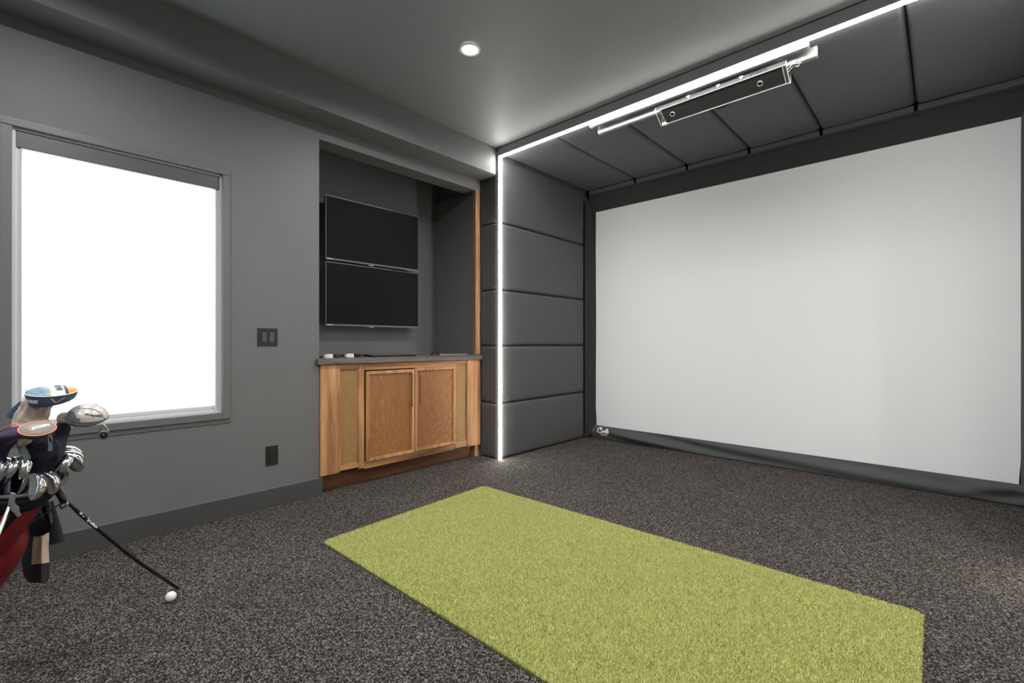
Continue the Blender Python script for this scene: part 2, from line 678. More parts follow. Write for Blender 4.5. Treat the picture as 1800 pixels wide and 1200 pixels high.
# bay carcass behind the padding
bm = bmesh.new()
box(bm, -4.2, XP - 0.06, YB + 0.035, YBACK, 0, CZ)
bay_l = struct('wall_bay_left', bm, M['ceil'])
bay_r = struct('wall_bay_right', nbox(XPR + 0.06, XR, YB + 0.035, YBACK, 0, CZ), M['ceil'])
ZS = [0.0, 0.553, 1.125, 1.680, 2.347, 2.99]
ZP = 2.993            # underside of the ceiling padding
for i in range(5):
    z0, z1 = ZS[i], ZS[i + 1]
    ob('padded_panel', cushion((XP - 0.055, YB + 0.012, z0), (0, 4.74 - YB - 0.012, 0), (0, 0, z1 - z0), (1, 0, 0), 0.055, 40, 26, seed=i), M['pad'], bay_l, smooth=True, angle=60)
    ob('padded_panel', cushion((-3.475, YB + 0.034, z0), (XP - 0.012 + 3.475, 0, 0), (0, 0, z1 - z0), (0, -1, 0), 0.034, 20, 26, seed=i + 9), M['pad'], bay_l, smooth=True, angle=60)
    ob('padded_panel', cushion((XPR + 0.055, YB + 0.012, z0), (0, 4.74 - YB - 0.012, 0), (0, 0, z1 - z0), (-1, 0, 0), 0.055, 40, 26, seed=i + 3), M['pad'], bay_r, smooth=True, angle=60)
    ob('padded_panel', cushion((XPR + 0.012, YB + 0.034, z0), (0.6, 0, 0), (0, 0, z1 - z0), (0, -1, 0), 0.034, 20, 26, seed=i + 5), M['pad'], bay_r, smooth=True, angle=60)
SX = [XP, -2.558, -1.964, -1.362, -0.782, -0.160, XPR]
for i in range(6):
    ob('padded_panel', cushion((SX[i], YB + 0.012, CZ - 0.004), (SX[i + 1] - SX[i], 0, 0), (0, 4.80 - YB - 0.012, 0), (0, 0, -1), CZ - 0.004 - ZP, 26, 40, seed=i + 20), M['pad'], ceiling, smooth=True, angle=60)
# fascia strip between ceiling and padding
ob('bay_fascia', nbox(XP - 0.03, XPR + 0.03, YB - 0.004, YB + 0.012, ZP + 0.034, CZ - 0.004), M['ceil'], ceiling, bevel=0.002, seg=1)

bb = struct('baseboard_left', nbox(XW, XW + 0.016, YR, 1.598, 0, 0.128), M['baseboard'], bevel=0.001, seg=1)
struct('cap', nbox(XW, XW + 0.0165, YR, 1.598, 0.1282, 0.133), M['trim'], bb, bevel=0.0015, seg=2)  # lighter strip, the lit top edge put into its colour
struct('baseboard_right', nbox(XR - 0.016, XR, YR, YB - 0.01, 0, 0.132), M['baseboard'], bevel=0.003, seg=1)

# wooden post at the alcove corner
struct('trim_1', nbox(XW - 0.04, XW + 0.004, AY1 - 0.017, YB - 0.008, 1.033, 2.70), M['wood_post'], bevel=0.003, seg=1)


# windows --------------------------------------------------------------------
def make_window(n, y0, y1, shade_label):
    z0, z1 = WZ0, WZ1
    c = 0.043
    bm = box(bmesh.new(), XW, XW + 0.02, y0 - c, y1 + c, z1, z1 + c)
    win = struct('window_%d' % n, bm, M['trim'], bevel=0.002, seg=1)
    for a, b in ((y0 - c, y0), (y1, y1 + c)):
        struct('casing', nbox(XW, XW + 0.018, a, b, z0 - c, z1 - 0.0008), M['trim'], win, bevel=0.002, seg=1)
    struct('casing', nbox(XW, XW + 0.0175, y0 + 0.0005, y1 - 0.0005, z0 - c, z0), M['trim'], win, bevel=0.002, seg=1)
    struct('apron', nbox(XW, XW + 0.006, y0 - c + 0.006, y1 + c + 0.006, z0 - c - 0.028, z0 - c - 0.0005), M['trim'], win, bevel=0.001, seg=1)
    # white vinyl jamb liners and sash
    jb = bmesh.new()
    for a, b in ((y0, y0 + 0.012), (y1 - 0.012, y1)):
        box(jb, XW - 0.14, XW - 0.005, a, b, z0, z1)
    box(jb, XW - 0.14, XW - 0.005, y0 + 0.012, y1 - 0.012, z0, z0 + 0.012)
    box(jb, XW - 0.14, XW - 0.005, y0 + 0.012, y1 - 0.012, z1 - 0.012, z1)
    struct('jamb_liner', jb, M['vinyl'], win)
    sb = bmesh.new()
    zm = 1.39
    for (a, b, p, q) in ((y0 + 0.012, y0 + 0.055, z0 + 0.012, z1 - 0.012), (y1 - 0.055, y1 - 0.012, z0 + 0.012, z1 - 0.012),
                         (y0 + 0.055, y1 - 0.055, z0 + 0.012, z0 + 0.06), (y0 + 0.055, y1 - 0.055, z1 - 0.06, z1 - 0.012),
                         (y0 + 0.055, y1 - 0.055, zm - 0.022, zm + 0.022)):
        box(sb, XW - 0.135, XW - 0.1, a, b, p, q)
    sash = struct('sash', sb, M['vinyl'], win)
    for p, q in ((z0 + 0.06, zm - 0.022), (zm + 0.022, z1 - 0.06)):
        struct('pane', nbox(XW - 0.12, XW - 0.116, y0 + 0.055, y1 - 0.055, p, q), M['pane'], sash)
    # roller shade
    t = thing('roller_shade', shade_label, 'shade', (XW - 0.03, (y0 + y1) / 2, z0))
    ob('cassette', nbox(XW - 0.078, XW - 0.008, y0 + 0.013, y1 - 0.014, z1 - 0.098, z1 - 0.013), M['cassette'], t, bevel=0.003)
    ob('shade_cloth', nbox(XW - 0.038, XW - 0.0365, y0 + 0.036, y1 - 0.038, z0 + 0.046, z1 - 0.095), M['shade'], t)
    ob('bottom_bar', nbox(XW - 0.044, XW - 0.030, y0 + 0.034, y1 - 0.036, z0 + 0.022, z0 + 0.0455), M['barwhite'], t, bevel=0.003)
    for a, b in ((y0 + 0.0125, y0 + 0.034), (y1 - 0.036, y1 - 0.0125)):
        cb = bmesh.new()
        box(cb, XW - 0.062, XW - 0.018, a, b, z0 + 0.0125, z1 - 0.0985)
        box(cb, XW - 0.018, XW - 0.012, a, a + 0.005, z0 + 0.0125, z1 - 0.0985)
        box(cb, XW - 0.018, XW - 0.012, b - 0.005, b, z0 + 0.0125, z1 - 0.0985)
        ob('side_channel', cb, M['channel'], t)
    ob('sill_strip', nbox(XW - 0.05, XW - 0.02, y0 + 0.036, y1 - 0.038, z0 + 0.0125, z0 + 0.0215), M['vinyl'], t, bevel=0.002)
    return win


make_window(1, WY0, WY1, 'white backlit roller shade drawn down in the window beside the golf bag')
make_window(2, w2y0, w2y1, 'white glowing roller shade drawn down in an added unseen window behind the camera')  # unseen window added to bring more light into the room


# downlights -----------------------------------------------------------------
def downlight(x, y, label, group=None):
    t = thing('downlight', label, 'light', (x, y, CZ - 0.006), group)
    ob('trim_ring', disc(bmesh.new(), (x, y, CZ - 0.006), (0, 0, -1), 0.052, 0.068, -0.006), M['white_plastic'], t, smooth=True)
    ob('lens', disc(bmesh.new(), (x, y, CZ - 0.004), (0, 0, -1), 0, 0.0515, -0.004), M['lens_lit'], t)
    ld = bpy.data.lights.new('downlight_lamp', 'AREA')
    ld.shape = 'DISK'
    ld.size = 0.10
    ld.energy = DOWNLIGHT_W
    ld.spread = R(164)
    ld.color = (1.0, 0.995, 0.985)
    lo = bpy.data.objects.new('downlight_lamp', ld)
    lo.location = (0, 0, -0.012)
    lo.parent = t
    COL.objects.link(lo)


downlight(-2.26, 2.026, 'round white recessed downlight shining in the dark ceiling')
for x, y, w_ in ((-2.26, 0.1, 'over the golf bag'), (-2.26, -1.8, 'by the added window behind the camera'), (-0.4, 2.026, 'added as fill over the turf mat'),
                 (-0.4, 0.1, 'added as fill just above the camera'), (-0.4, -1.8, 'added as fill in the middle behind the camera'), (1.1, 2.026, 'added as fill near the right wall beside the screen bay'),
                 (1.1, 0.1, 'added as fill near the right wall level with the camera'), (1.1, -1.8, 'added as fill in the far rear corner by the right wall')):
    downlight(x, y, 'round recessed ceiling downlight ' + w_, 'downlights outside the picture')  # the two outer columns are unseen lamps added to brighten the room

# led strip around the bay ---------------------------------------------------
t = thing('led_strip', 'bright white LED strip running up the padded corner and along the bay ceiling', 'light', (XP, YB, 0))
cb = bmesh.new()
for sx, xx in ((1, XP), (-1, XPR)):
    box(cb, min(xx - sx * 0.034, xx - sx * 0.0005), max(xx - sx * 0.034, xx - sx * 0.0005), YB - 0.006, YB - 0.001, 0.002, ZP + 0.034)
box(cb, XP, XPR, YB - 0.006, YB - 0.001, ZP - 0.006, CZ - 0.008)
ob('channel', cb, M['alu_dull'], t)
for sx, xx in ((1, XP), (-1, XPR)):
    ob('diffuser', nbox(min(xx, xx + sx * 0.015), max(xx, xx + sx * 0.015), YB - 0.002, YB + 0.026, 0.003, ZP - 0.0165), M['led'], t)
ob('diffuser', nbox(XP, XPR, YB - 0.0005, YB + 0.028, ZP - 0.016, ZP - 0.001), M['led'], t)

# ------------------------------------------------------------------ impact screen
scr = thing('impact_screen', 'large white projection and impact screen in a black fabric border', 'screen', (-1.36, 4.84, 0))
SX0, SX1, SZ0, SZ1, SY = -3.108, 0.401, 0.145, 2.745, 4.842


def scr_fn(u, v):
    x = SX0 + (SX1 - SX0) * u
    z = SZ0 + (SZ1 - SZ0) * v
    b = math.sin(math.pi * u) * math.sin(math.pi * v)
    dent = 0
    for (dx, dz, s, a) in ((-0.95, 0.52, 0.09, 0.004), (-1.25, 0.62, 0.12, 0.003), (-1.05, 1.0, 0.3, 0.004), (-0.6, 0.4, 0.2, -0.004)):
        dent += a * math.exp(-((x - dx) ** 2 + (z - dz) ** 2) / (s * s))
    y = SY + 0.035 * b + dent + 0.003 * mnoise.noise(Vector((x * 1.3, z * 1.1, 3)))
    # cloth pulled in at the lower corners
    pull = 0.012 * math.exp(-(v / 0.06) ** 2)
    x += pull * (1 - 2 * u) if (u < 0.02 or u > 0.98) else 0
    return Vector((x, y, z))


ob('screen_cloth', surf(bmesh.new(), scr_fn, 110, 80), M['screen'], scr, smooth=True)


def border(fn, nu, nv, mat, name, th=0.002):
    bm = surf(bmesh.new(), fn, nu, nv)
    return ob(name, bm, mat, scr, smooth=True, angle=70)


def fold(p, q, s=6.0, a=0.006):
    return a * mnoise.noise(Vector((p * s, q * s * 0.6, 1.7)))


# top: two-step cloth roll from the padding down to the screen
def top_fn(u, v):
    x = XP + 0.02 + (XPR - XP - 0.04) * u
    k = [(0.0, 4.800, 2.962), (0.08, 4.798, 2.950), (0.10, 4.812, 2.942), (0.16, 4.806, 2.925), (0.5, 4.815, 2.84), (1.0, SY + 0.003, SZ1 - 0.004)]
    for (a, y0, z0), (b, y1, z1) in zip(k[:-1], k[1:]):
        if v <= b:
            f = (v - a) / (b - a)
            y, z = y0 + (y1 - y0) * f, z0 + (z1 - z0) * f
            break
    y += fold(x, z * 2, 3.0, 0.012) * math.sin(math.pi * v)
    return Vector((x, y, z))


border(top_fn, 120, 30, M['black_cloth'], 'top_border')
for i in range(6):
    a, b = SX[i] + (0.03 if i == 0 else 0.012), SX[i + 1] - (0.03 if i == 5 else 0.012)
    ob('border_flap', nbox(a, b, 4.790, 4.799, 2.957, ZP + 0.012), M['skirt_cloth'], scr, bevel=0.002, seg=1)


def side_fn(sgn):
    def fn(u, v):
        z = 0.012 + (2.952 - 0.012) * v
        xa = XP + 0.006 if sgn > 0 else XPR - 0.006
        xb = SX0 + 0.004 if sgn > 0 else SX1 - 0.004
        # the corner opens into a mitre at top and bottom
        x = xa + (xb - xa) * u
        y = 4.735 + (SY + 0.002 - 4.735) * u
        zt = SZ1 + (2.952 - SZ1) * (1 - u)
        zb = SZ0 * u ** 1.5
        z = zb + (zt - zb) * v
        f = fold(z * 1.2, u * 2, 3.0, 0.02) * math.sin(math.pi * u)
        return Vector((x + f * 0.6 * sgn, y - f * 0.5, z))
    return fn


border(side_fn(1), 14, 90, M['black_cloth'], 'side_border')
border(side_fn(-1), 14, 90, M['skirt_cloth'], 'side_border')


def skirt_pt(x, t):
    """t 0 at the screen edge, 1 at the floor"""
    z = (SZ0 + 0.003) * (1 - t) + 0.006
    y = SY - 0.004 - 0.022 * math.sin(math.pi * t) * (1 + 0.5 * math.sin(x * 1.7)) - 0.012 * t
    w = 0.030 * math.sin((x + 3.1) * 5.2 - t * 3.6 + 0.8 * math.sin(x * 2.1)) * math.exp(-((x + 2.4) / 0.8) ** 2)
    w += 0.016 * math.sin(x * 3.1 - t * 4.0)
    w += 0.028 * math.sin((x - 0.2) * 9 + t * 4.0) * math.exp(-((x - 0.28) / 0.16) ** 2)
    w += 0.006 * mnoise.noise(Vector((x * 2.4, t * 1.6, 5)))
    return Vector((x, y - w * math.sin(math.pi * min(1, t * 1.05)), z))


border(lambda u, v: skirt_pt(SX0 - 0.05 + (SX1 - SX0 + 0.10) * u, v), 260, 18, M['skirt_cloth'], 'bottom_skirt')


# logo on the skirt: script name over small capitals
def logo_fn(x, y):
    # local metres: x right, y up, centre of the mark
    X = -2.982 + x
    tt = (0.148 - (0.084 + y)) / 0.148
    p = skirt_pt(X, max(0.02, min(0.97, tt)))
    return p + Vector((0, -0.003, 0))


lg = bmesh.new()
K = 0.118
w = 0.0105


def S(*pts):
    stroke(lg, [((p[0] - 0.5) * K * 1.35, (p[1] - 0.5) * K * 0.80) for p in pts], w, logo_fn)


S((0.36, 0.86), (0.33, 0.74), (0.26, 0.84), (0.36, 0.93), (0.20, 0.96), (0.06, 0.78), (0.05, 0.50), (0.20, 0.38), (0.40, 0.46), (0.46, 0.56))
S((0.56, 0.60), (0.47, 0.64), (0.43, 0.52), (0.50, 0.44), (0.57, 0.60), (0.56, 0.46), (0.62, 0.46))
S((0.62, 0.46), (0.66, 0.66), (0.72, 0.62), (0.70, 0.48), (0.76, 0.46))
S((0.76, 0.46), (0.85, 0.80), (0.80, 0.90), (0.77, 0.70), (0.80, 0.44), (0.86, 0.46))
S((0.90, 0.90), (0.89, 0.76))
S((0.86, 0.46), (0.95, 0.68), (1.00, 0.52), (0.92, 0.40), (0.86, 0.44))
mapped(lg, text_geo('PLACE', 0.027, 0.0, 0.0012, 1.15), lambda x, y: logo_fn(x + 0.010, y - 0.033))
ob('logo', lg, M['white_mark'], scr, label='white script lettering and small capitals')

# ------------------------------------------------------------------ hitting mat (turf)
MAT = [Vector((-2.685, 2.552, 0)), Vector((-2.61, 1.212, 0)), Vector((-0.045, 1.232, 0)), Vector((-0.062, 2.612, 0))]
mt = thing('turf_mat', 'long rectangular lime green artificial turf mat lying on the dark carpet', 'mat', (-1.35, 1.9, 0))
bm = bmesh.new()
lo = [bm.verts.new(p) for p in MAT]
hi = [bm.verts.new(p + Vector((0, 0, 0.008))) for p in MAT]
bm.faces.new(list(reversed(lo)))
bm.faces.new(hi)
for i in range(4):
    bm.faces.new((lo[i], lo[(i + 1) % 4], hi[(i + 1) % 4], hi[i]))
bmesh.ops.recalc_face_normals(bm, faces=bm.faces)
ob('backing', bm, M['turf_base'], mt)
NB = 600000
u = rng.random(NB)
v = rng.random(NB)
P = [np.array(p) for p in MAT]
root = (P[0][None] * ((1 - u) * (1 - v))[:, None] + P[1][None] * ((1 - u) * v)[:, None] + P[2][None] * (u * v)[:, None] + P[3][None] * (u * (1 - v))[:, None])
# soften the corners
ed = np.minimum(np.minimum(u, 1 - u) * 2.6, np.minimum(v, 1 - v) * 1.35)
cx_, cy_ = np.minimum(u, 1 - u) * 2.6, np.minimum(v, 1 - v) * 1.35
rc = 0.035
corner = (cx_ < rc) & (cy_ < rc) & (((rc - cx_) ** 2 + (rc - cy_) ** 2) > rc * rc)
root = root[~corner]
NB = len(root)
ang = rng.random(NB) * 2 * np.pi
lean = rng.normal(0, 0.0045, (NB, 2))
hgt = 0.0075 + rng.random(NB) * 0.0055
wd = 0.0011 + rng.random(NB) * 0.0008
root[:, 2] = 0.008
side = np.stack([np.cos(ang) * wd, np.sin(ang) * wd, np.zeros(NB)], 1)
tip = root + np.stack([lean[:, 0], lean[:, 1], hgt], 1)
co = np.empty((NB * 3, 3))
base = np.array((-1.35, 1.9, 0))
co[0::3] = root - side - base
co[1::3] = root + side - base
co[2::3] = tip - base
me = bpy.data.meshes.new('pile')
me.vertices.add(NB * 3)
me.vertices.foreach_set('co', co.ravel())
me.loops.add(NB * 3)
me.loops.foreach_set('vertex_index', np.arange(NB * 3, dtype=np.int32))
me.polygons.add(NB)
me.polygons.foreach_set('loop_start', np.arange(0, NB * 3, 3, dtype=np.int32))
me.update(calc_edges=True)
att = me.attributes.new('tone', 'FLOAT', 'POINT')
att.data.foreach_set('value', np.repeat(np.clip(rng.normal(0.5, 0.24, NB), 0, 1), 3).astype(np.float32))
me.materials.append(M['turf'])
pile = bpy.data.objects.new('pile', me)
pile.parent = mt
pile['kind'] = 'stuff'
COL.objects.link(pile)

# ------------------------------------------------------------------ cabinet
XF = -3.45
cab = thing('base_cabinet', 'brown wooden base cabinet with two doors and cane lattice side panels', 'cabinet', (-3.6, 2.41, 0))
bm = bmesh.new()
box(bm, -4.12, -3.62, 1.60, 3.19, 0.125, 0.985)
box(bm, -3.62, -3.50, 1.60, 1.73, 0.125, 0.985)
box(bm, -3.62, -3.50, 1.905, 2.90, 0.125, 0.985)
box(bm, -3.62, -3.50, 3.062, 3.19, 0.125, 0.985)
box(bm, -3.62, -3.50, 1.73, 1.905, 0.125, 0.135)
box(bm, -3.62, -3.50, 2.90, 3.062, 0.125, 0.132)
ob('carcass', bm, M['cabinet_in'], cab)
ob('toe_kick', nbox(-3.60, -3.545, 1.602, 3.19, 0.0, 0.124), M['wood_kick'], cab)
ob('kick_end', nbox(-3.60, -3.485, 3.191, 3.236, 0.0, 0.124), M['wood_v'], cab)
ob('side_stile', nbox(-3.499, XF, 1.582, 1.737, 0.139, 0.985), M['wood_v'], cab, bevel=0.003)
ob('side_stile', nbox(-3.499, XF, 3.057, 3.236, 0.122, 0.985), M['wood_v'], cab, bevel=0.003)


def lattice(y0, y1, z0, z1):
    bm = bmesh.new()
    pitch, wdt = 0.0205, 0.0058
    x0, x1 = XF - 0.020, XF - 0.017
    for sgn, (xa, xb) in ((1, (XF - 0.020, XF - 0.0178)), (-1, (XF - 0.0178, XF - 0.0156))):
        n0, n1 = -int((z1 - z0) / pitch) - 2, int((y1 - y0 + z1 - z0) / pitch) + 2
        for k in range(n0, n1):
            # line y = c + sgn * (z - z0)
            c = y0 + k * pitch + (0 if sgn > 0 else 0.0)
            pts = []
            for z in (z0, z1):
                y = c + sgn * (z - z0)
                pts.append((y, z))
            for y in (y0, y1):
                z = z0 + (y - c) * sgn
                if z0 < z < z1:
                    pts.append((y, z))
            pts = sorted([p for p in pts if y0 - 1e-6 <= p[0] <= y1 + 1e-6], key=lambda p: p[1])
            if len(pts) < 2 or pts[-1][1] - pts[0][1] < 0.004:
                continue
            (ya, za), (yb, zb) = pts[0], pts[-1]
            h = wdt / 2 * 0.7071
            q = [(ya - sgn * h, za + h), (ya + sgn * h, za - h), (yb + sgn * h, zb - h), (yb - sgn * h, zb + h)]
            f = [bm.verts.new((xb, a, b)) for a, b in q]
            g = [bm.verts.new((xa, a, b)) for a, b in q]
            bm.faces.new(f)
            bm.faces.new(list(reversed(g)))
            for i in range(4):
                bm.faces.new((f[i], g[i], g[(i + 1) % 4], f[(i + 1) % 4]))
    bmesh.ops.recalc_face_normals(bm, faces=bm.faces)
    return bm


for (y0, y1, z0, z1, zb) in ((1.738, 1.896, 0.186, 0.944, 0.150), (2.906, 3.056, 0.196, 0.952, 0.134)):
    fr = bmesh.new()
    box(fr, -3.499, XF - 0.004, y0, y1, z1, 0.985)
    ob('lattice_rail', fr, M['wood_h'], cab, bevel=0.002)
    ob('lattice_rail', nbox(-3.499, XF - 0.004, y0, y1, zb, z0), M['wood_h'], cab, bevel=0.002)
    lt = ob('lattice_panel', lattice(y0, y1, z0, z1), M['cane'], cab, kind='stuff', label='woven cane lattice of small diamond holes')
    bead = bmesh.new()
    for a, b in ((y0, y0 + 0.006), (y1 - 0.006, y1)):
        box(bead, XF - 0.0155, XF - 0.006, a, b, z0, z1)
    ob('bead', bead, M['wood_v'], cab)
ob('mullion', nbox(-3.499, XF - 0.002, 1.897, 1.946, 0.135, 0.985), M['wood_v'], cab, bevel=0.002)
ob('mullion', nbox(-3.499, XF - 0.002, 2.898, 2.905, 0.135, 0.985), M['wood_v'], cab)
ob('top_rail', nbox(-3.499, XF - 0.001, 1.947, 2.897, 0.930, 0.985), M['wood_h'], cab, bevel=0.002)
ob('bottom_rail', nbox(-3.499, XF - 0.001, 1.947, 2.897, 0.126, 0.182), M['wood_h'], cab, bevel=0.002)
ob('backing', nbox(-3.4995, -3.492, 1.947, 2.897, 0.182, 0.930), M['cabinet_in'], cab)
for k, (y0, y1, z0, z1) in enumerate(((1.953, 2.4195, 0.184, 0.921), (2.4255, 2.893, 0.188, 0.930))):
    fr = bmesh.new()
    xa, xb = XF - 0.0005, XF + 0.020
    fw = 0.027
    box(fr, xa, xb, y0, y0 + fw, z0, z1)
    box(fr, xa, xb, y1 - fw, y1, z0, z1)
    box(fr, xa, xb, y0 + fw, y1 - fw, z0, z0 + fw)
    box(fr, xa, xb, y0 + fw, y1 - fw, z1 - fw, z1)
    dr = ob('door', fr, M['wood_v'], cab, bevel=0.002, seg=2)
    ob('door_panel', nbox(xa + 0.002, xa + 0.010, y0 + fw - 0.001, y1 - fw + 0.001, z0 + fw - 0.001, z1 - fw + 0.001), M['ply'], dr, label='figured veneer panel')
    yh = y1 - 0.040 if k == 0 else y0 + 0.040
    hb = bmesh.new()
    za, zb = 0.605, 0.882
    box(hb, xb + 0.018, xb + 0.024, yh - 0.003, yh + 0.003, za - 0.004, zb + 0.004)
    hd = ob('pull_handle', hb, M['bronze'], dr, bevel=0.001, seg=1)
    for z in (za + 0.004, zb - 0.004):
        kb = tube(bmesh.new(), [(xa + 0.0102, yh, z), (xb + 0.017, yh, z), (xb + 0.0175, yh, z), (xb + 0.030, yh, z)], [0.0042, 0.0042, 0.008, 0.008], 12)
        ob('handle_post', kb, M['brass'], dr, smooth=True, label='brass post of the pull')

ct = tag(ob('countertop', nbox(-4.165, XF + 0.018, AY0 + 0.001, AY1 - 0.001, 0.9865, 1.0325), M['counter'], None, bevel=0.004),
         'smoky dark wood countertop over the cabinet in the alcove', 'countertop')
bm = bmesh.new()
pts = [(-4.165, AY0 + 0.001), (XW + 0.001, AY0 + 0.001), (XW + 0.001, 1.552), (XF + 0.022, 1.552), (XF + 0.022, 3.2425), (XW - 0.045, 3.2425), (XW - 0.045, AY1 - 0.001), (-4.165, AY1 - 0.001)]
loft(bm, [[Vector((x, y, 0.9865)) for x, y in pts], [Vector((x, y, 1.0325)) for x, y in pts]])
old = ct.data
me = bpy.data.meshes.new('countertop')
bmesh.ops.bevel(bm, geom=list(bm.edges), offset=0.004, segments=2, affect='EDGES')
bm.to_mesh(me)
bm.free()
me.transform(Matrix.Translation(-ct.location))
me.materials.append(M['counter'])
ct.data = me
bpy.data.meshes.remove(old)

# ------------------------------------------------------------------ televisions
XT = -4.03


def tv(y0, y1, z0, z1, label, tilt):
    t = thing('television', label, 'television', (XT - 0.03, (y0 + y1) / 2, z0), 'wall mounted televisions')
    ob('back_shell', nbox(XT - 0.045, XT - 0.0085, y0 + 0.004, y1 - 0.004, z0 + 0.004, z1 - 0.004), M['black'], t, bevel=0.004)
    ob('screen', nbox(XT - 0.008, XT, y0 + 0.006, y1 - 0.006, z0 + 0.0165, z1 - 0.005), M['tvscreen'], t)
    fr = bmesh.new()
    box(fr, XT - 0.008, XT + 0.002, y0, y0 + 0.0055, z0, z1)
    box(fr, XT - 0.008, XT + 0.002, y1 - 0.0055, y1, z0, z1)
    box(fr, XT - 0.008, XT + 0.002, y0 + 0.0055, y1 - 0.0055, z1 - 0.0045, z1)
    box(fr, XT - 0.008, XT + 0.003, y0 + 0.0055, y1 - 0.0055, z0, z0 + 0.016)
    ob('bezel', fr, M['tvframe'], t)
    ob('bezel', nbox(XT - 0.006, XT + 0.0028, y0 + 0.0056, y1 - 0.32 * (y1 - y0), z1 + 0.0002, z1 + 0.0022), M['tvedge'], t, label='shiny top edge of the bezel')
    mk = bmesh.new()
    box(mk, XT + 0.0031, XT + 0.0036, y0 + 0.014, y0 + 0.062, z0 + 0.0050, z0 + 0.0115)
    ob('maker_mark', mk, M['white_print'], t)
    ym = (y0 + y1) / 2 - 0.05
    ob('sensor', nbox(XT - 0.012, XT + 0.001, ym - 0.03, ym + 0.03, z0 - 0.008, z0 - 0.0005), M['grey_plastic'], t, bevel=0.001, seg=1)
    mk = bmesh.new()
    box(mk, XT + 0.0011, XT + 0.0016, ym - 0.022, ym - 0.012, z0 - 0.006, z0 - 0.003)
    box(mk, XT + 0.0011, XT + 0.0016, ym - 0.004, ym + 0.022, z0 - 0.007, z0 - 0.0015)
    ob('sensor_mark', mk, M['white_print'], t)
    # wall mount
    mb = bmesh.new()
    box(mb, XA + 0.001, XA + 0.02, (y0 + y1) / 2 - 0.25, (y0 + y1) / 2 + 0.25, (z0 + z1) / 2 - 0.1, (z0 + z1) / 2 + 0.1)
    box(mb, XA + 0.02, XT - 0.0455, (y0 + y1) / 2 - 0.16, (y0 + y1) / 2 - 0.12, (z0 + z1) / 2 - 0.12, (z0 + z1) / 2 + 0.12)
    box(mb, XA + 0.02, XT - 0.0455, (y0 + y1) / 2 + 0.12, (y0 + y1) / 2 + 0.16, (z0 + z1) / 2 - 0.12, (z0 + z1) / 2 + 0.12)
    ob('wall_mount', mb, M['black'], t)
    return t


tv(1.893, 2.892, 1.900, 2.472, 'upper of two black flat televisions on the alcove wall', 0)
tv(1.893, 2.892, 1.308, 1.879, 'lower of two black flat televisions on the alcove wall, just above the counter', 0)


# ------------------------------------------------------------------ things on the counter
ZC = 1.0327


def gadget(x, y, yaw, label):
    t = thing('remote_control', label, 'remote', (x, y, ZC), 'white and black handhelds on the counter')
    def prof(l, w_, h):
        pass
    c, s = math.cos(yaw), math.sin(yaw)

    def W(a, b, z):
        return Vector((x + a * s * -1 + b * c, y + a * c + b * s, ZC + z))
    bm = bmesh.new()
    rings = []
    for a, w_, h, zl in ((-0.045, 0.012, 0.014, 0.006), (-0.038, 0.020, 0.026, 0.002), (0.0, 0.022, 0.031, 0.0), (0.022, 0.021, 0.031, 0.0), (0.026, 0.018, 0.028, 0.002)):
        rings.append([W(a, -w_, zl), W(a, w_, zl), W(a, w_, h * 0.75), W(a, w_ * 0.6, h), W(a, -w_ * 0.6, h), W(a, -w_, h * 0.75)])
    loft(bm, rings)
    ob('body', bm, M['white_plastic'], t, smooth=True)
    bm = bmesh.new()
    rings = []
    for a, w_, h, zl in ((0.0265, 0.020, 0.030, 0.0), (0.07, 0.022, 0.028, 0.0), (0.11, 0.020, 0.027, 0.006), (0.125, 0.010, 0.026, 0.016)):
        rings.append([W(a, -w_, zl), W(a, w_, zl), W(a, w_ * 0.9, h), W(a, -w_ * 0.9, h)])
    loft(bm, rings)
    ob('grip', bm, M['black_gloss'], t, smooth=True, angle=30)
    return t


gadget(-3.56, 1.70, R(-6), 'white handheld with black end lying nearest the alcove left edge')
gadget(-3.58, 1.888, R(4), 'white handheld with black end lying between its twin and the keyboard')
# small black stand at the far left
t = thing('cable_stand', 'tiny black upright adapter at the left end of the counter', 'adapter', (-3.60, 1.626, ZC))
ob('base', nbox(-3.625, -3.575, 1.60, 1.652, ZC, ZC + 0.018), M['black'], t, bevel=0.003)
ob('antenna', tube(bmesh.new(), [(-3.60, 1.622, ZC + 0.0182), (-3.60, 1.622, ZC + 0.075)], 0.004, 8), M['black'], t)

kb = thing('keyboard', 'black computer keyboard with pale key legends on the counter', 'keyboard', (-3.60, 2.25, ZC))
KY0, KY1, KX0, KX1 = 2.05, 2.50, -3.665, -3.52


def kz(x):
    return ZC + 0.012 + (KX1 - x) / (KX1 - KX0) * 0.011


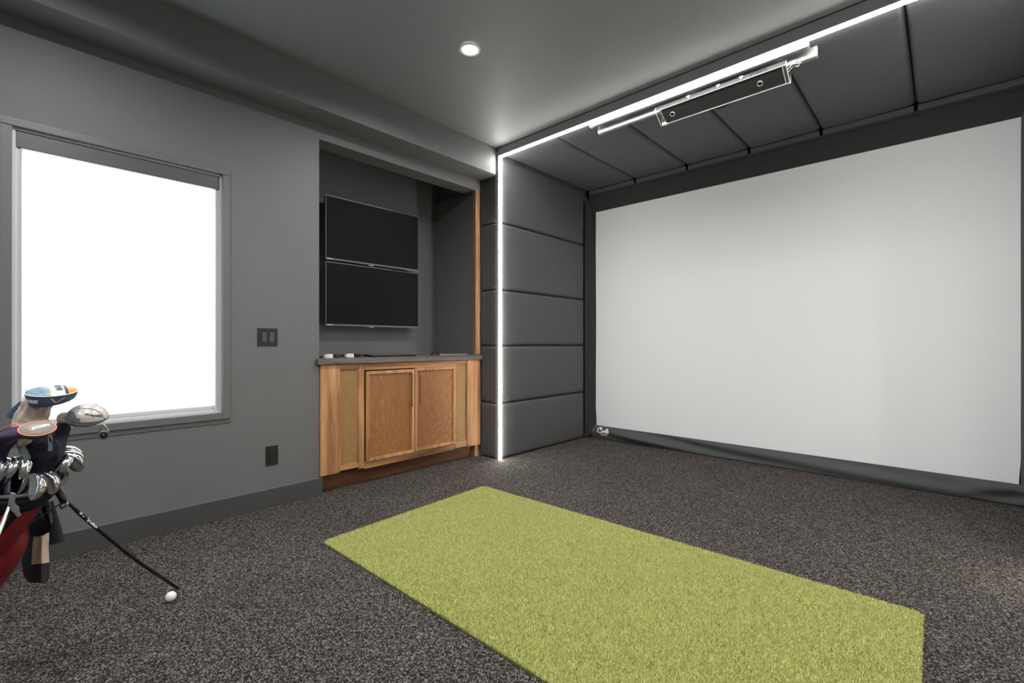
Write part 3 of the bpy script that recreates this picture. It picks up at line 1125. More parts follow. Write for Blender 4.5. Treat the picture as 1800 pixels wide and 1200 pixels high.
bm = bmesh.new()
prof = [(KX0, ZC + 0.004), (KX1, ZC), (KX1, ZC + 0.012), (KX0, ZC + 0.023)]
loft(bm, [[Vector((x, KY0, z)) for x, z in prof], [Vector((x, KY1, z)) for x, z in prof]])
ob('case', bm, M['black_gloss'], kb, bevel=0.003)
kmesh = None
for r_ in range(5):
    xk = KX0 + 0.014 + r_ * 0.025
    yk = KY0 + 0.012
    row = [1] * 14 if r_ < 4 else [1.3, 1.3, 1.3, 5.6, 1.3, 1.3, 1.3, 1]
    unit = (KY1 - KY0 - 0.024) / sum(row)
    for wk in row:
        bm = bmesh.new()
        a, b = yk + 0.0015, yk + wk * unit - 0.0015
        z0 = kz(xk + 0.011) + 0.0006
        rings = [[Vector((xk, a, z0 + 0.0009)), Vector((xk + 0.022, a, z0 - 0.0007)), Vector((xk + 0.022, b, z0 - 0.0007)), Vector((xk, b, z0 + 0.0009))]]
        i_ = 0.0025
        rings.append([Vector((xk + i_, a + i_, z0 + 0.006)), Vector((xk + 0.022 - i_, a + i_, z0 + 0.0045)), Vector((xk + 0.022 - i_, b - i_, z0 + 0.0045)), Vector((xk + i_, b - i_, z0 + 0.006))])
        loft(bm, rings)
        ob('key', bm, M['grey_plastic'], kb)
        yk += wk * unit
t = thing('computer_mouse', 'small dark computer mouse with white cable near the wooden post', 'mouse', (-3.60, 2.78, ZC))
bm = bmesh.new()
rings = []
for a in np.linspace(-1, 1, 9):
    r_ = math.sqrt(max(0.02, 1 - a * a))
    rings.append([Vector((-3.60 + 0.030 * r_ * math.cos(th), 2.78 + a * 0.052, ZC + max(0.0, 0.033 * r_ * math.sin(th)))) for th in np.linspace(0, math.pi, 9)])
loft(bm, rings)
ob('shell', bm, M['black_gloss'], t, smooth=True)
bm = bmesh.new()
rings = []
for a in np.linspace(0.1, 0.9, 6):
    r_ = math.sqrt(max(0.02, 1 - a * a)) + 0.04
    rings.append([Vector((-3.60 + 0.031 * r_ * math.cos(th), 2.78 + a * 0.052, ZC + 0.034 * r_ * math.sin(th))) for th in np.linspace(0.25 * math.pi, 0.75 * math.pi, 7)])
loft(bm, rings, close=False, cap0=False, cap1=False)
ob('button_shell', bm, M['grey_plastic'], t, smooth=True)
ob('cable', tube(bmesh.new(), smoothpath([(-3.60, 2.833, ZC + 0.012), (-3.61, 2.90, ZC + 0.004), (-3.60, 3.0, ZC + 0.005), (-3.62, 3.08, ZC + 0.004), (-3.60, 3.19, ZC + 0.005)]), 0.003, 8), M['cable_white'], t, smooth=True)

# ------------------------------------------------------------------ switch and outlet
t = thing('light_switch', 'black double rocker switch plate on the grey wall', 'switch', (XW, 1.212, 1.132))
ob('plate', nbox(XW, XW + 0.006, 1.146, 1.278, 1.130, 1.254), M['black'], t, bevel=0.002)
for y in (1.188, 1.236):
    bm = bmesh.new()
    pr = [(XW + 0.0062, 1.159), (XW + 0.0085, 1.160), (XW + 0.0100, 1.192), (XW + 0.0125, 1.224), (XW + 0.0062, 1.225)]
    loft(bm, [[Vector((a, y - 0.0145, b)) for a, b in pr], [Vector((a, y + 0.0145, b)) for a, b in pr]])
    ob('rocker', bm, M['switch'], t)
t = thing('wall_outlet', 'black duplex power outlet low on the grey wall', 'outlet', (XW, 1.24, 0.29))
ob('plate', nbox(XW, XW + 0.006, 1.199, 1.281, 0.292, 0.428), M['black'], t, bevel=0.002)
ob('receptacle', nbox(XW + 0.0062, XW + 0.009, 1.222, 1.258, 0.325, 0.395), M['black_gloss'], t, bevel=0.001, seg=1)
bm = bmesh.new()
for zc in (0.343, 0.378):
    box(bm, XW + 0.0091, XW + 0.0094, 1.231, 1.234, zc - 0.005, zc + 0.005)
    box(bm, XW + 0.0091, XW + 0.0094, 1.245, 1.248, zc - 0.005, zc + 0.005)
    tube(bm, [(XW + 0.0091, 1.2395, zc - 0.010), (XW + 0.0094, 1.2395, zc - 0.010)], 0.0025, 8)
ob('slots', bm, M['grey_plastic'], t)

# ------------------------------------------------------------------ launch monitor under the bay ceiling
RX0, RX1 = -2.19, -0.605
for k, (y0, y1, lab) in enumerate(((3.316, 3.350, 'front aluminium mounting rail beside the ceiling LED strip'), (3.396, 3.430, 'rear aluminium mounting rail carrying the sensor bar'))):
    t = thing('mounting_rail', lab, 'rail', ((RX0 + RX1) / 2, y0, ZP - 0.05), 'rails on the bay ceiling')
    dz = 0.0
    zt, zb = ZP + 0.004, (ZP - 0.023 if k == 0 else ZP - 0.060)
    pr = [(y0, zt), (y0, zb + 0.004), (y0 + 0.004, zb), (y0 + 0.009, zb), (y0 + 0.011, zb + 0.006), (y0 + 0.023, zb + 0.006), (y0 + 0.025, zb), (y1 - 0.004, zb), (y1, zb + 0.004), (y1, zt)]
    bm = bmesh.new()
    loft(bm, [[Vector((RX0 + k * 0.03, a, b)) for a, b in pr], [Vector((RX1 + k * 0.03, a, b)) for a, b in pr]])
    ob('extrusion', bm, M['alu'], t)
    for x in np.arange(RX0 + 0.15, RX1, 0.22):
        ob('bolt', disc(bmesh.new(), (x, y0 + 0.017, zb + 0.0058), (0, 0, -1), 0, 0.0045, -0.003, 10), M['gunmetal'], t)

lm = thing('launch_monitor', 'long dark sensor bar in a clear acrylic case hung from the ceiling rails', 'sensor bar', (-1.18, 3.40, 2.86))
MX0, MX1 = -1.625, -0.738
C4 = [(3.362, 2.956), (3.362, 2.931), (3.468, 2.858), (3.486, 2.862), (3.486, 2.931), (3.370, 2.931), (3.370, 2.956)]


def prism(bm, pts, x0, x1, mi=0):
    loft(bm, [[Vector((x0, a, b)) for a, b in pts], [Vector((x1, a, b)) for a, b in pts]], mi=mi)
    return bm


inner = [(3.3685, 2.9255), (3.466, 2.866), (3.480, 2.868), (3.480, 2.927), (3.3695, 2.9275)]
ob('housing', prism(bmesh.new(), inner, MX0 + 0.045, MX1 - 0.028), M['device'], lm)
ob('acrylic_case', prism(bmesh.new(), C4, MX0, MX1), M['acryl'], lm)
ob('front_strip', nbox(MX0 + 0.004, MX1 - 0.004, 3.3575, 3.3612, 2.931, 2.956), M['acryl_front'], lm)
eb = bmesh.new()
e_ = 0.0022
for (a, b) in (C4[1], C4[2]):
    tube(eb, [(MX0, a, b), (MX1, a, b)], e_ * (1.5 if a < 3.4 else 1.0), 6)
for x in (MX0, MX1):
    tube(eb, [(x, *C4[0]), (x, *C4[1]), (x, *C4[2]), (x, *C4[3]), (x, *C4[4])], e_, 6)
for x in (MX0 + 0.04, MX1 - 0.022):
    tube(eb, [(x, C4[1][0] - 0.001, C4[1][1] - 0.002), (x, C4[2][0] - 0.001, C4[2][1] - 0.002)], e_ * 0.6, 6)
ob('case_edge', eb, M['acryl_edge'], lm, smooth=True)
nrm = Vector((0, -(C4[1][1] - C4[2][1]), -(C4[2][0] - C4[1][0]))).normalized()
for x in (MX0 + 0.115, MX1 - 0.165):
    c = Vector((x, 3.415, 2.8945)) + nrm * 0.0035
    ln = ob('lens', disc(bmesh.new(), c, nrm, 0.0142, 0.0178, -0.003), M['acryl_edge'], lm, smooth=True, label='pale lens ring')
    ob('lens_glass', disc(bmesh.new(), c - nrm * 0.002, nrm, 0, 0.0140, -0.002), M['black_gloss'], ln)
bm = mapped(bmesh.new(), text_geo('EYEXO', 0.026, 0, 0.0007, 1.45), lambda x, y: Vector((MX1 - 0.16 + x, 3.3565, 2.9435 + y)))
M['black_print'] = plain('black_print', G(0.004), 0.6, spec=0.1)
ob('lettering', bm, M['black_print'], lm)
bm = bmesh.new()
for x in (MX0 + 0.26, MX0 + 0.47, MX0 + 0.62):
    box(bm, x - 0.012, x + 0.012, 3.3538, 3.3572, 2.949, 2.957)
    tube(bm, [(x, 3.3537, 2.942), (x, 3.3572, 2.942)], 0.005, 8)
ob('clips', bm, M['gunmetal'], lm)
# hangers up to the rails
bm = bmesh.new()
for x in (MX0 + 0.2, MX1 - 0.2):
    box(bm, x - 0.03, x + 0.03, 3.394, 3.432, 2.9312, ZP - 0.0604)
if True:
    ob('hanger', bm, M['gunmetal'], lm)
for k, (a, b, c_) in enumerate(((0.0, 0.075, 0.010), (0.022, 0.085, -0.006), (0.040, 0.07, -0.016))):
    pts = [(MX1 + 0.003, 3.375 + a, 2.925 - a * 0.5), (MX1 + 0.03, 3.375 + a, 2.937 + c_ * 0.5), (MX1 + b * 0.8, 3.39 + a * 0.6, 2.935 + c_), (MX1 + b, 3.42, 2.945), (MX1 + b - 0.01, 3.45, 2.975)]
    ob('cable', tube(bmesh.new(), smoothpath(pts), 0.0028, 6), M['cable_white'], lm, smooth=True)
ob('cable', tube(bmesh.new(), smoothpath([(MX0 + 0.36, 3.487, 2.90), (MX0 + 0.40, 3.50, 2.868), (MX0 + 0.46, 3.505, 2.862), (MX0 + 0.54, 3.50, 2.885), (MX0 + 0.60, 3.487, 2.92)]), 0.005, 8), M['black'], lm, smooth=True)

# ------------------------------------------------------------------ golf ball
bc = Vector((-2.522, 0.478, 0.0215))
bm = bmesh.new()
bmesh.ops.create_icosphere(bm, subdivisions=5, radius=1.0)
nd = 300
gold = math.pi * (3 - math.sqrt(5))
dim = np.array([[math.sqrt(1 - (1 - 2 * (i + .5) / nd) ** 2) * math.cos(gold * i), math.sqrt(1 - (1 - 2 * (i + .5) / nd) ** 2) * math.sin(gold * i), 1 - 2 * (i + .5) / nd] for i in range(nd)])
for v_ in bm.verts:
    d = np.arccos(min(1, float((dim @ np.array(v_.co)).max())))
    dep = 0.014 * max(0, 1 - (d / 0.085) ** 2)
    v_.co = bc + v_.co * (0.02135 * (1 - dep))
gb = tag(ob('golf_ball', bm, M['ball'], None, smooth=True, angle=80), 'white dimpled golf ball on the carpet at the foot of the bag stand', 'ball')

# ------------------------------------------------------------------ golf bag
T = at(34, 843, 1.60)
LEAN = RIGHT * 0.43 + FWD * 0.10
B = Vector((T.x - LEAN.x, T.y - LEAN.y, 0.0))
AX = (T - B).normalized()
VH = (T - CAM)
VH.z = 0
VH.normalize()                              # away from the camera, level
PH = Vector((VH.y, -VH.x, 0))               # to the right, across the line of sight
bag = thing('golf_bag', 'navy and dark red golf stand bag leaning on its legs at the left edge', 'golf bag', (B.x, B.y, 0))
U1 = (PH - AX * PH.dot(AX)).normalized()
U2 = AX.cross(U1).normalized()
LEN = (T - B).length


def bag_pt(s, th, extra=0.0):
    """s 0 at the base, 1 at the rim; th 0 to the right, counter-clockwise seen from above"""
    r_ = 0.092 + 0.006 * s + 0.010 * math.exp(-((s - 1) / 0.06) ** 2)
    r2 = r_ * 1.04
    c = B + AX * (0.03 + s * (LEN - 0.03))
    p = c + U1 * math.cos(th) * (r2 + extra) + U2 * math.sin(th) * (r_ + extra)
    p = p + AX * (0.045 * max(0.0, (s - 0.72) / 0.28) * math.cos(th))      # the mouth is cut at a slant
    if s < 0.02:
        p.z = max(p.z, 0.004)
    return p


def bag_low(p):
    p.z = max(p.z, 0.003)
    return p


NT_ = 40
ths = [2 * math.pi * k / NT_ for k in range(NT_)]
rings = [[bag_low(bag_pt(s, th)) for th in ths] for s in np.linspace(0, 1.0, 26)]
bm = bmesh.new()
loft(bm, rings, cap0=True, cap1=False)
ob('body', bm, M['navy'], bag, smooth=True, angle=70)
# inner wall and dividers
bm = bmesh.new()
loft(bm, [[bag_pt(s, th, -0.012) for th in ths] for s in (1.0, 0.9, 0.75)], cap0=False, cap1=True)
ob('lining', bm, M['black'], bag, smooth=True)
bm = bmesh.new()
for sgn in (-0.35, 0.35):
    a, b = bag_pt(0.985, math.pi / 2, -0.02), bag_pt(0.985, -math.pi / 2, -0.02)
    off = U1 * 0.07 * sgn
    tube(bm, [a + off, b + off], 0.008, 8)
ob('divider', bm, M['navy_pad'], bag, smooth=True)
bm = bmesh.new()
ringp = [bag_pt(1.0, th, -0.004) for th in ths]
rr = 0.0075
rings = []
for i, th in enumerate(ths):
    rd = (U1 * math.cos(th) + U2 * math.sin(th)).normalized()
    rings.append([ringp[i] + (rd * math.cos(q) + AX * math.sin(q)) * rr for q in [2 * math.pi * k / 10 for k in range(10)]])
rings.append(rings[0])
loft(bm, rings, cap0=False, cap1=False)
bmesh.ops.remove_doubles(bm, verts=bm.verts, dist=1e-5)
ob('rim', bm, M['plum'], bag, smooth=True, angle=90)


def bag_patch(name, s0, s1, t0, t1, puff, mat, n=(18, 10), bulge=0.0, base=0.003):
    def fn(u, v):
        s = s0 + (s1 - s0) * v
        th = (t0[0] + (t0[1] - t0[0]) * u) * (1 - v) + (t1[0] + (t1[1] - t1[0]) * u) * v
        e = (1 - abs(2 * u - 1) ** 6) * (1 - abs(2 * v - 1) ** 6)
        return bag_low(bag_pt(s, th, base + puff * e + bulge * e * math.sin(math.pi * v)))
    return ob(name, surf(bmesh.new(), fn, *n), mat, bag, smooth=True, angle=80)


D = math.pi / 180
CAMTH = math.atan2((-VH).dot(U2), (-VH).dot(U1))     # the side that faces the camera
bag_patch('collar', 0.915, 0.985, (CAMTH - 75 * D, CAMTH + 75 * D), (CAMTH - 75 * D, CAMTH + 75 * D), 0.006, M['navy_pad'], (30, 8))

bag_patch('red_panel', 0.33, 0.91, (CAMTH + 8 * D, CAMTH + 36 * D), (CAMTH + 28 * D, CAMTH + 72 * D), 0.010, M['red'], (14, 30))
bag_patch('red_panel', 0.30, 0.905, (CAMTH - 60 * D, CAMTH - 22 * D), (CAMTH - 60 * D, CAMTH - 8 * D), 0.010, M['red'], (14, 30))
bag_patch('red_panel', 0.76, 0.905, (CAMTH + 4 * D, CAMTH + 6 * D), (CAMTH + 3 * D, CAMTH + 18 * D), 0.006, M['red'], (8, 8))
bag_patch('ball_pocket', 0.30, 0.78, (CAMTH + 20 * D, CAMTH + 130 * D), (CAMTH + 50 * D, CAMTH + 130 * D), 0.036, M['red'], (30, 36), 0.010)
bag_patch('base_cuff', 0.0, 0.05, (CAMTH - 178 * D, CAMTH + 178 * D), (CAMTH - 178 * D, CAMTH + 178 * D), 0.006, M['black'], (40, 4))


def px_tube(name, pts, rad, mat, parent=bag, n=10, sm=6, label=None):
    P = [at(*p) for p in pts]
    P = smoothpath(P, sm) if len(P) > 2 else P
    if isinstance(rad, (list, tuple)):
        rad = list(np.interp(np.linspace(0, 1, len(P)), np.linspace(0, 1, len(rad)), rad))
    return ob(name, tube(bmesh.new(), P, rad, n), mat, parent, smooth=True, angle=60, label=label)


def slab(name, outline, d, thick, mat, parent=bag, bevel=0.006, depth=None, label=None):
    """solid cut to an outline, standing d metres ahead, thick along the line of sight"""
    bm = bmesh.new()
    P = [at(x, y, d if depth is None else depth(x, y)) for x, y in outline]
    loft(bm, [P, [p + VH * thick for p in P]])
    return ob(name, bm, mat, parent, bevel=bevel, seg=3, smooth=True, angle=50, label=label)


# stand: near leg (bright) and far leg (black, with the lettering)
foot2 = at(-216, 1470, 1.15 * FPX / (1470 - 603))
h2 = at(17, 890, 1.475)
slab('leg_bracket', [(19, 866), (28, 868), (26, 886), (34, 892), (35, 902), (38, 906), (31, 910), (26, 903), (13, 893), (15, 880)], 1.47, 0.016, M['bracket'], bevel=0.002)
lg2 = ob('stand_leg', tube(bmesh.new(), [h2, foot2 + Vector((0, 0, 0.007))], 0.0055, 10), M['steel_shaft'], bag, smooth=True, label='bright metal leg')
foot1 = at(312, 1036, 1.15 * FPX / (1036 - 603)) + Vector((0, 0, 0.008))
LP = [at(115, 879, 1.68), at(140, 902, 1.735), at(175, 932, 1.80), at(242, 986, 1.965), foot1]
P = smoothpath(LP, 8)
lg1 = ob('stand_leg', tube(bmesh.new(), P, list(np.interp(np.linspace(0, 1, len(P)), [0, .12, .25, .9, 1], [.004, .0055, .0072, .0066, .006])), 12), M['black_gloss'], bag, smooth=True, label='black leg with white lettering')
ob('foot_cap', tube(bmesh.new(), [foot1 + (LP[3] - foot1) * 0.03, foot1 - (LP[3] - foot1) * 0.012], [0.0075, 0.0068], 12), M['black'], lg1, smooth=True)
px_tube('leg_bracket', [(82, 862, 1.64), (92, 857, 1.655), (101, 862, 1.665), (108, 873, 1.672), (111, 884, 1.678)], [0.013, 0.015, 0.013, 0.011, 0.008], M['black_gloss'])
slab('leg_bracket', [(94, 850), (103, 848), (105, 853), (110, 860), (117, 871), (118, 876), (111, 878), (106, 870), (98, 862)], 1.632, 0.02, M['bracket'], bevel=0.003)
px_tube('leg_hook', [(106, 886, 1.675), (108, 892, 1.67), (113, 891, 1.67), (118, 886, 1.675), (117, 881, 1.68)], 0.0042, M['gunmetal'])
px_tube('strut', [(111, 882, 1.675), (52, 920, 1.60)], 0.0022, M['black'])
dl = (LP[2] - LP[1]).normalized()
vl = (CAM - LP[2]).normalized()
ul = vl.cross(dl).normalized()
if ul.z < 0:
    ul = -ul
vl = dl.cross(ul).normalized()
if vl.dot(CAM - LP[2]) < 0:
    vl = -vl
tc = at(164, 915.5, 1.775)
o_, d_ = LP[1], (LP[2] - LP[1])


def leg_text(x, y):
    # nearest point of the leg's axis, pushed out to its surface
    s_ = (tc - o_).dot(d_) / d_.dot(d_) + x / d_.length
    c_ = o_ + d_ * s_
    f = P[min(range(len(P)), key=lambda i: (P[i] - c_).length)]
    c_ = c_ + (f - c_) - dl * (f - c_).dot(dl)
    a_ = max(-1.2, min(1.2, (y + 0.002) / 0.0074))
    return c_ + (vl * math.cos(a_) + ul * math.sin(a_)) * 0.0079


tb = mapped(bmesh.new(), text_geo('TaylorMade', 0.0125, 0.2, 0.0005, 0.95), leg_text)
mapped(tb, text_geo('TM', 0.009, 0.2, 0.0005), lambda x, y: leg_text(x - 0.062, y))
mapped(tb, text_geo('-', 0.018, 0.2, 0.0008), lambda x, y: leg_text(x - 0.046, y))
ob('lettering', tb, M['white_mark'], lg1)

# strap and pouch hanging on the far side
st = slab('shoulder_strap', [(56, 905), (64, 884), (73, 866), (82, 866), (88, 888), (90.5, 912), (88, 930), (80, 941), (68, 946), (55, 944), (48, 930)], 1.71, 0.035, M['navy_pad'], bevel=0.006)
slab('strap_edge', [(72, 864), (82, 864), (88.5, 887), (92, 908), (92, 920), (89, 922), (85, 906), (79, 888)], 1.690, 0.03, M['paleblue'], st, bevel=0.003, label='pale blue strap edge')
slab('strap_edge', [(65, 887), (68.5, 888), (75, 902), (78, 913), (75.5, 912), (70, 902)], 1.700, 0.0095, M['paleblue'], st, bevel=0.001, label='pale blue strap edge')


def pouch_fn(x0, x1, y0, y1):
    def fn(u, v):
        yy = y0[0] + (y0[1] - y0[0]) * u + ((y1[0] + (y1[1] - y1[0]) * u) - (y0[0] + (y0[1] - y0[0]) * u)) * v
        xa = x0(yy)
        xb = x1(yy)
        xx = xa + (xb - xa) * u
        g = (xx - 40) / 47
        dd = 1.745 - 0.030 * math.sin(math.pi * max(0, min(1, g))) - 0.010 * max(0, 1 - abs(g - 0.72) / 0.18)
        return at(xx, yy, dd)
    return fn


lef = lambda y: float(np.interp(y, [930, 950, 985, 1005, 1015, 1024], [52, 46, 38, 40, 43, 52]))
rig = lambda y: float(np.interp(y, [930, 945, 960, 985, 1005, 1016, 1024], [86, 86.5, 85.5, 86.5, 87, 86.5, 82]))
mid = lambda y: float(np.interp(y, [930, 960, 992], [60, 57, 55]))
pch = ob('side_pouch', surf(bmesh.new(), pouch_fn(lef, rig, (937, 935), (1024, 1024)), 40, 44, thick=-0.012), M['navy'], bag, smooth=True, angle=60)
off = lambda f, k: (lambda u, v: f(u, v) - VH * k)
ob('pouch_panel', surf(bmesh.new(), off(pouch_fn(mid, rig, (940, 936), (992, 988)), 0.0025), 24, 24, thick=-0.001), M['cream'], pch, smooth=True, label='cream cloth panel')
ob('pouch_base', surf(bmesh.new(), off(pouch_fn(lambda y: max(lef(y), 42), rig, (993, 989), (1023.5, 1023.5)), 0.0025), 16, 14, thick=-0.001), M['umber'], pch, smooth=True, label='dark brown lower band')
# black ribbed sleeve behind the pouch
bm = bmesh.new()
rings = []
a_, b_ = at(87, 880, 1.83), at(97, 953, 1.83)
dv = (b_ - a_)
uu, ww = PH, dv.normalized().cross(PH)
for i in range(61):
    f = i / 60
    rr_ = 0.010 + 0.018 * f
    rings.append([a_ + dv * f + (uu * math.cos(q) + ww * math.sin(q)) * rr_ * (1 + (0.035 if (i % 2 == 0) == (k % 2 == 0) else -0.02)) for k, q in enumerate([2 * math.pi * k / 36 for k in range(36)])])
loft(bm, rings)
M['sleeve'] = plain('studded_black_rubber', G(0.006), 0.6, spec=0.25)
ob('rain_sleeve', bm, M['sleeve'], bag, smooth=False, label='black sleeve with a studded surface')
# bead charm on the collar
px_tube('charm_cord', [(106, 806, 1.70), (108.5, 815, 1.70), (109, 826, 1.70), (107, 836, 1.70)], 0.0016, M['steel_shaft'], n=6)
bm = bmesh.new()
cc = at(109, 838, 1.70)
for i in range(70):
    a = Vector(rng.normal(0, 1, 3)).normalized()
    tube(bm, [cc + a * 0.003, cc + a * (0.010 + 0.006 * rng.random()) + Vector((0, 0, -0.004))], [0.0009, 0.0004], 4)
ob('charm_tassel', bm, M['steel_shaft'], bag, kind='stuff')


# ---- irons
def iron(heel, toe, up, size, label, yaw_face=1, tilt=0.0, shaft=0.30):
    # the shaft runs down to a point inside the bag
    hx = heel - (B + AX * LEN)
    inside = B + AX * (LEN * 0.66) + U1 * max(-0.06, min(0.06, hx.dot(U1) * 0.5)) + U2 * max(-0.05, min(0.05, hx.dot(U2) * 0.5))
    shaft = (heel - inside).length
    Z = (heel - inside).normalized()
    X = (toe - Z * toe.dot(Z)).normalized()
    Y = Z.cross(X) * yaw_face
    Z2 = (Z * math.cos(tilt) + Y * math.sin(tilt)).normalized()
    Y2 = Z2.cross(X) * yaw_face
    hp = heel
    up = Z

    def W(x, y, z):
        return hp + (X * x + Y2 * y + Z2 * z) * size
    base_ = inside
    t = thing('iron_club', label, 'golf club', base_, 'steel irons standing in the golf bag')
    Sx = [(-0.004, -0.002), (0.004, 0.006), (0.014, 0.0115), (0.030, 0.014), (0.048, 0.0095), (0.062, -0.001), (0.072, -0.016), (0.077, -0.030), (0.077, -0.040)]
    Tx = [(-0.006, -0.012), (0.002, -0.013), (0.010, -0.017), (0.024, -0.026), (0.037, -0.035), (0.049, -0.043), (0.060, -0.048), (0.069, -0.049), (0.0735, -0.046)]
    ts = [0.013, 0.017, 0.023, 0.027, 0.029, 0.028, 0.024, 0.017, 0.009]
    tt = [0.011, 0.010, 0.008, 0.0065, 0.006, 0.006, 0.006, 0.0055, 0.005]
    rings = []
    for (sx, sz), (tx, tz), a, b in zip(Sx, Tx, ts, tt):
        mx, mz = (sx + tx) / 2, (sz + tz) / 2
        nx, nz = sx - tx, sz - tz
        L = math.hypot(nx, nz) or 1
        nx, nz = nx / L * 0.0025, nz / L * 0.0025
        rings.append([W(sx - nx, a * 0.5, sz - nz), W(sx, a * 0.36, sz), W(sx + nx * 0.6, 0, sz + nz * 0.6), W(sx, -a * 0.36, sz), W(sx - nx, -a * 0.5, sz - nz),
                      W(sx * 0.72 + tx * 0.28, -a * 0.44, sz * 0.72 + tz * 0.28), W(sx * 0.6 + tx * 0.4, -b * 0.42, sz * 0.6 + tz * 0.4),
                      W(tx, -b * 0.5, tz), W(tx, b * 0.5, tz), W(mx, (a + b) * 0.25, mz)])
    bm = bmesh.new()
    loft(bm, rings)
    bmesh.ops.subdivide_edges(bm, edges=list(bm.edges), cuts=1, use_grid_fill=True, smooth=0.35)
    ob('club_head', bm, M['chrome'], t, smooth=True, angle=50)
    ob('hosel', tube(bmesh.new(), [W(-0.003, 0, -0.004), W(-0.006, 0, -0.020), heel - Z * 0.065], [0.0066, 0.0068, 0.0064], 14), M['chrome'], t, smooth=True)
    ob('shaft', tube(bmesh.new(), [heel - Z * 0.063, base_], 0.0047, 10), M['steel_shaft'], t, smooth=True)


UPB = AX
iron(at(11, 806, 1.55), -VH * 1.0 + PH * 0.06, (UP * 0.9 + LEAN * 0.2), 0.86, 'steel iron, leftmost of the three heads side by side at the bag front')
iron(at(27.5, 805, 1.555), -VH * 1.0 + PH * 0.10, (UP * 0.9 + LEAN * 0.2), 0.86, 'steel iron, middle of the three heads side by side at the bag front')
iron(at(41, 803, 1.56), -VH * 0.95 + PH * 0.34, (UP * 0.9 + LEAN * 0.2), 0.90, 'steel iron, rightmost of the three heads side by side at the bag front')
iron(at(60, 833, 1.54), -VH * 0.80 + PH * 0.55, (UP * 0.85 + LEAN * 0.5), 1.0, 'steel iron with its grey face showing, low at the bag rim', tilt=0.35)
iron(at(72, 829, 1.585), -VH * 0.55 + PH * 0.85, (UP * 0.9 + LEAN * 0.5), 1.0, 'steel iron beside the black leg bracket at the bag rim')
iron(at(107, 789, 1.70), VH * 0.12 + PH * 1.0, (UP * 0.8 + LEAN * 0.75), 1.16, 'steel iron pointing right, topmost of the three under the silver head cover', shaft=0.32)
iron(at(109, 797, 1.675), -VH * 0.08 + PH * 1.0, (UP * 0.78 + LEAN * 0.8), 1.14, 'steel iron pointing right, just below the topmost right one', tilt=-0.3, shaft=0.32)
iron(at(121, 799, 1.65), -VH * 1.0 + PH * 0.12, (UP * 0.85 + LEAN * 0.7), 0.80, 'steel iron hanging toe down, nearest of the three on the right', shaft=0.32)


# ---- head covers
class Cover:
    def __init__(self, C, ax, n, a, b, hb, hc, taper=0.4, low=0.80, side=1.0):
        self.C, self.a, self.b, self.hb, self.hc, self.taper, self.low = C, a, b, hb, hc, taper, low
        self.n = n.normalized()
        self.x = (ax - self.n * ax.dot(self.n)).normalized()
        self.y = self.n.cross(self.x)

    def P(self, x, y, h):
        return self.C + self.x * x + self.y * y + self.n * h

    def crown(self, x, y, off=0.0):
        u_ = max(-1, min(1, x / self.a))
        w_ = max(-1, min(1, y / self.b))
        q = max(0.0, 1 - u_ * u_ - w_ * w_)
        return self.P(x, y, self.hc * q ** 0.6 + off)

    def crown_uv(self, u, v):
        u_ = 2 * u - 1
        u_ = math.sin(u_ * math.pi / 2)
        v_ = math.sin((2 * v - 1) * math.pi / 2)
        x = self.a * u_
        y = self.b * math.sqrt(max(0, 1 - u_ * u_)) * v_
        return self.crown(x, y)

    def band(self, th, t, off=0.0):
        k = self.low + (1 - self.low) * math.sin(t * math.pi / 2) ** 0.8
        hh = -self.hb * (1 - t) * (1 - self.taper * (0.5 + 0.5 * math.cos(th)))
        r_ = k
        return self.P((self.a * r_ + off) * math.cos(th), (self.b * r_ + off) * math.sin(th), hh)

    def build_band(self, name, mat, parent, th0=0, th1=2 * math.pi, off=0.0, t0=0.0, t1=1.0, label=None, closed=True):
        bm = bmesh.new()
        full = abs(th1 - th0 - 2 * math.pi) < 1e-6
        n_ = 48 if full else 24
        if full:
            rings = [[self.band(2 * math.pi * k / n_, t, off) for k in range(n_)] for t in np.linspace(t0, t1, 9)]
            loft(bm, rings, cap0=True, cap1=False)
        else:
            surf(bm, lambda u, v: self.band(th0 + (th1 - th0) * u, t0 + (t1 - t0) * v, off), n_, 8)
        return ob(name, bm, mat, parent, smooth=True, angle=70, label=label)

    def build_piping(self, mat, parent, r_=0.0022):
        bm = bmesh.new()
        n_ = 56
        pts = [self.band(2 * math.pi * k / n_, 1.0, 0.0005) for k in range(n_ + 1)]
        tube(bm, pts, r_, 8)
        return ob('piping', bm, mat, parent, smooth=True)

    def build_crown(self, mats, pick, parent, name='crown'):
        bm = bmesh.new()
        surf(bm, self.crown_uv, 44, 18)
        bmesh.ops.remove_doubles(bm, verts=bm.verts, dist=1e-6)
        bm.faces.ensure_lookup_table()
        for f in bm.faces:
            c = f.calc_center_median() - self.C
            f.material_index = pick(c.dot(self.x) / self.a, c.dot(self.y) / self.b)
        return ob(name, bm, mats, parent, smooth=True, angle=80)


def sock(name, pts, rads, mat, parent, pleats=0, amp=0.0):
    Pn = smoothpath([at(*p) for p in pts], 6)
    rr_ = np.interp(np.linspace(0, 1, len(Pn)), np.linspace(0, 1, len(rads)), rads)
    bm = bmesh.new()
    rings = []
    for i, p in enumerate(Pn):
        d = (Pn[min(i + 1, len(Pn) - 1)] - Pn[max(i - 1, 0)]).normalized()
        u_ = (PH - d * PH.dot(d)).normalized()
        w_ = d.cross(u_)
        rings.append([p + (u_ * math.cos(q) + w_ * math.sin(q) * 0.8) * rr_[i] * (1 + amp * math.sin(pleats * q + 0.6 * math.sin(i * 0.5)) + amp * 0.5 * math.sin(i * 0.9 + q * 2)) for q in [2 * math.pi * k / 48 for k in range(48)]])
    loft(bm, rings)
    return ob(name, bm, mat, parent, smooth=True, angle=80)


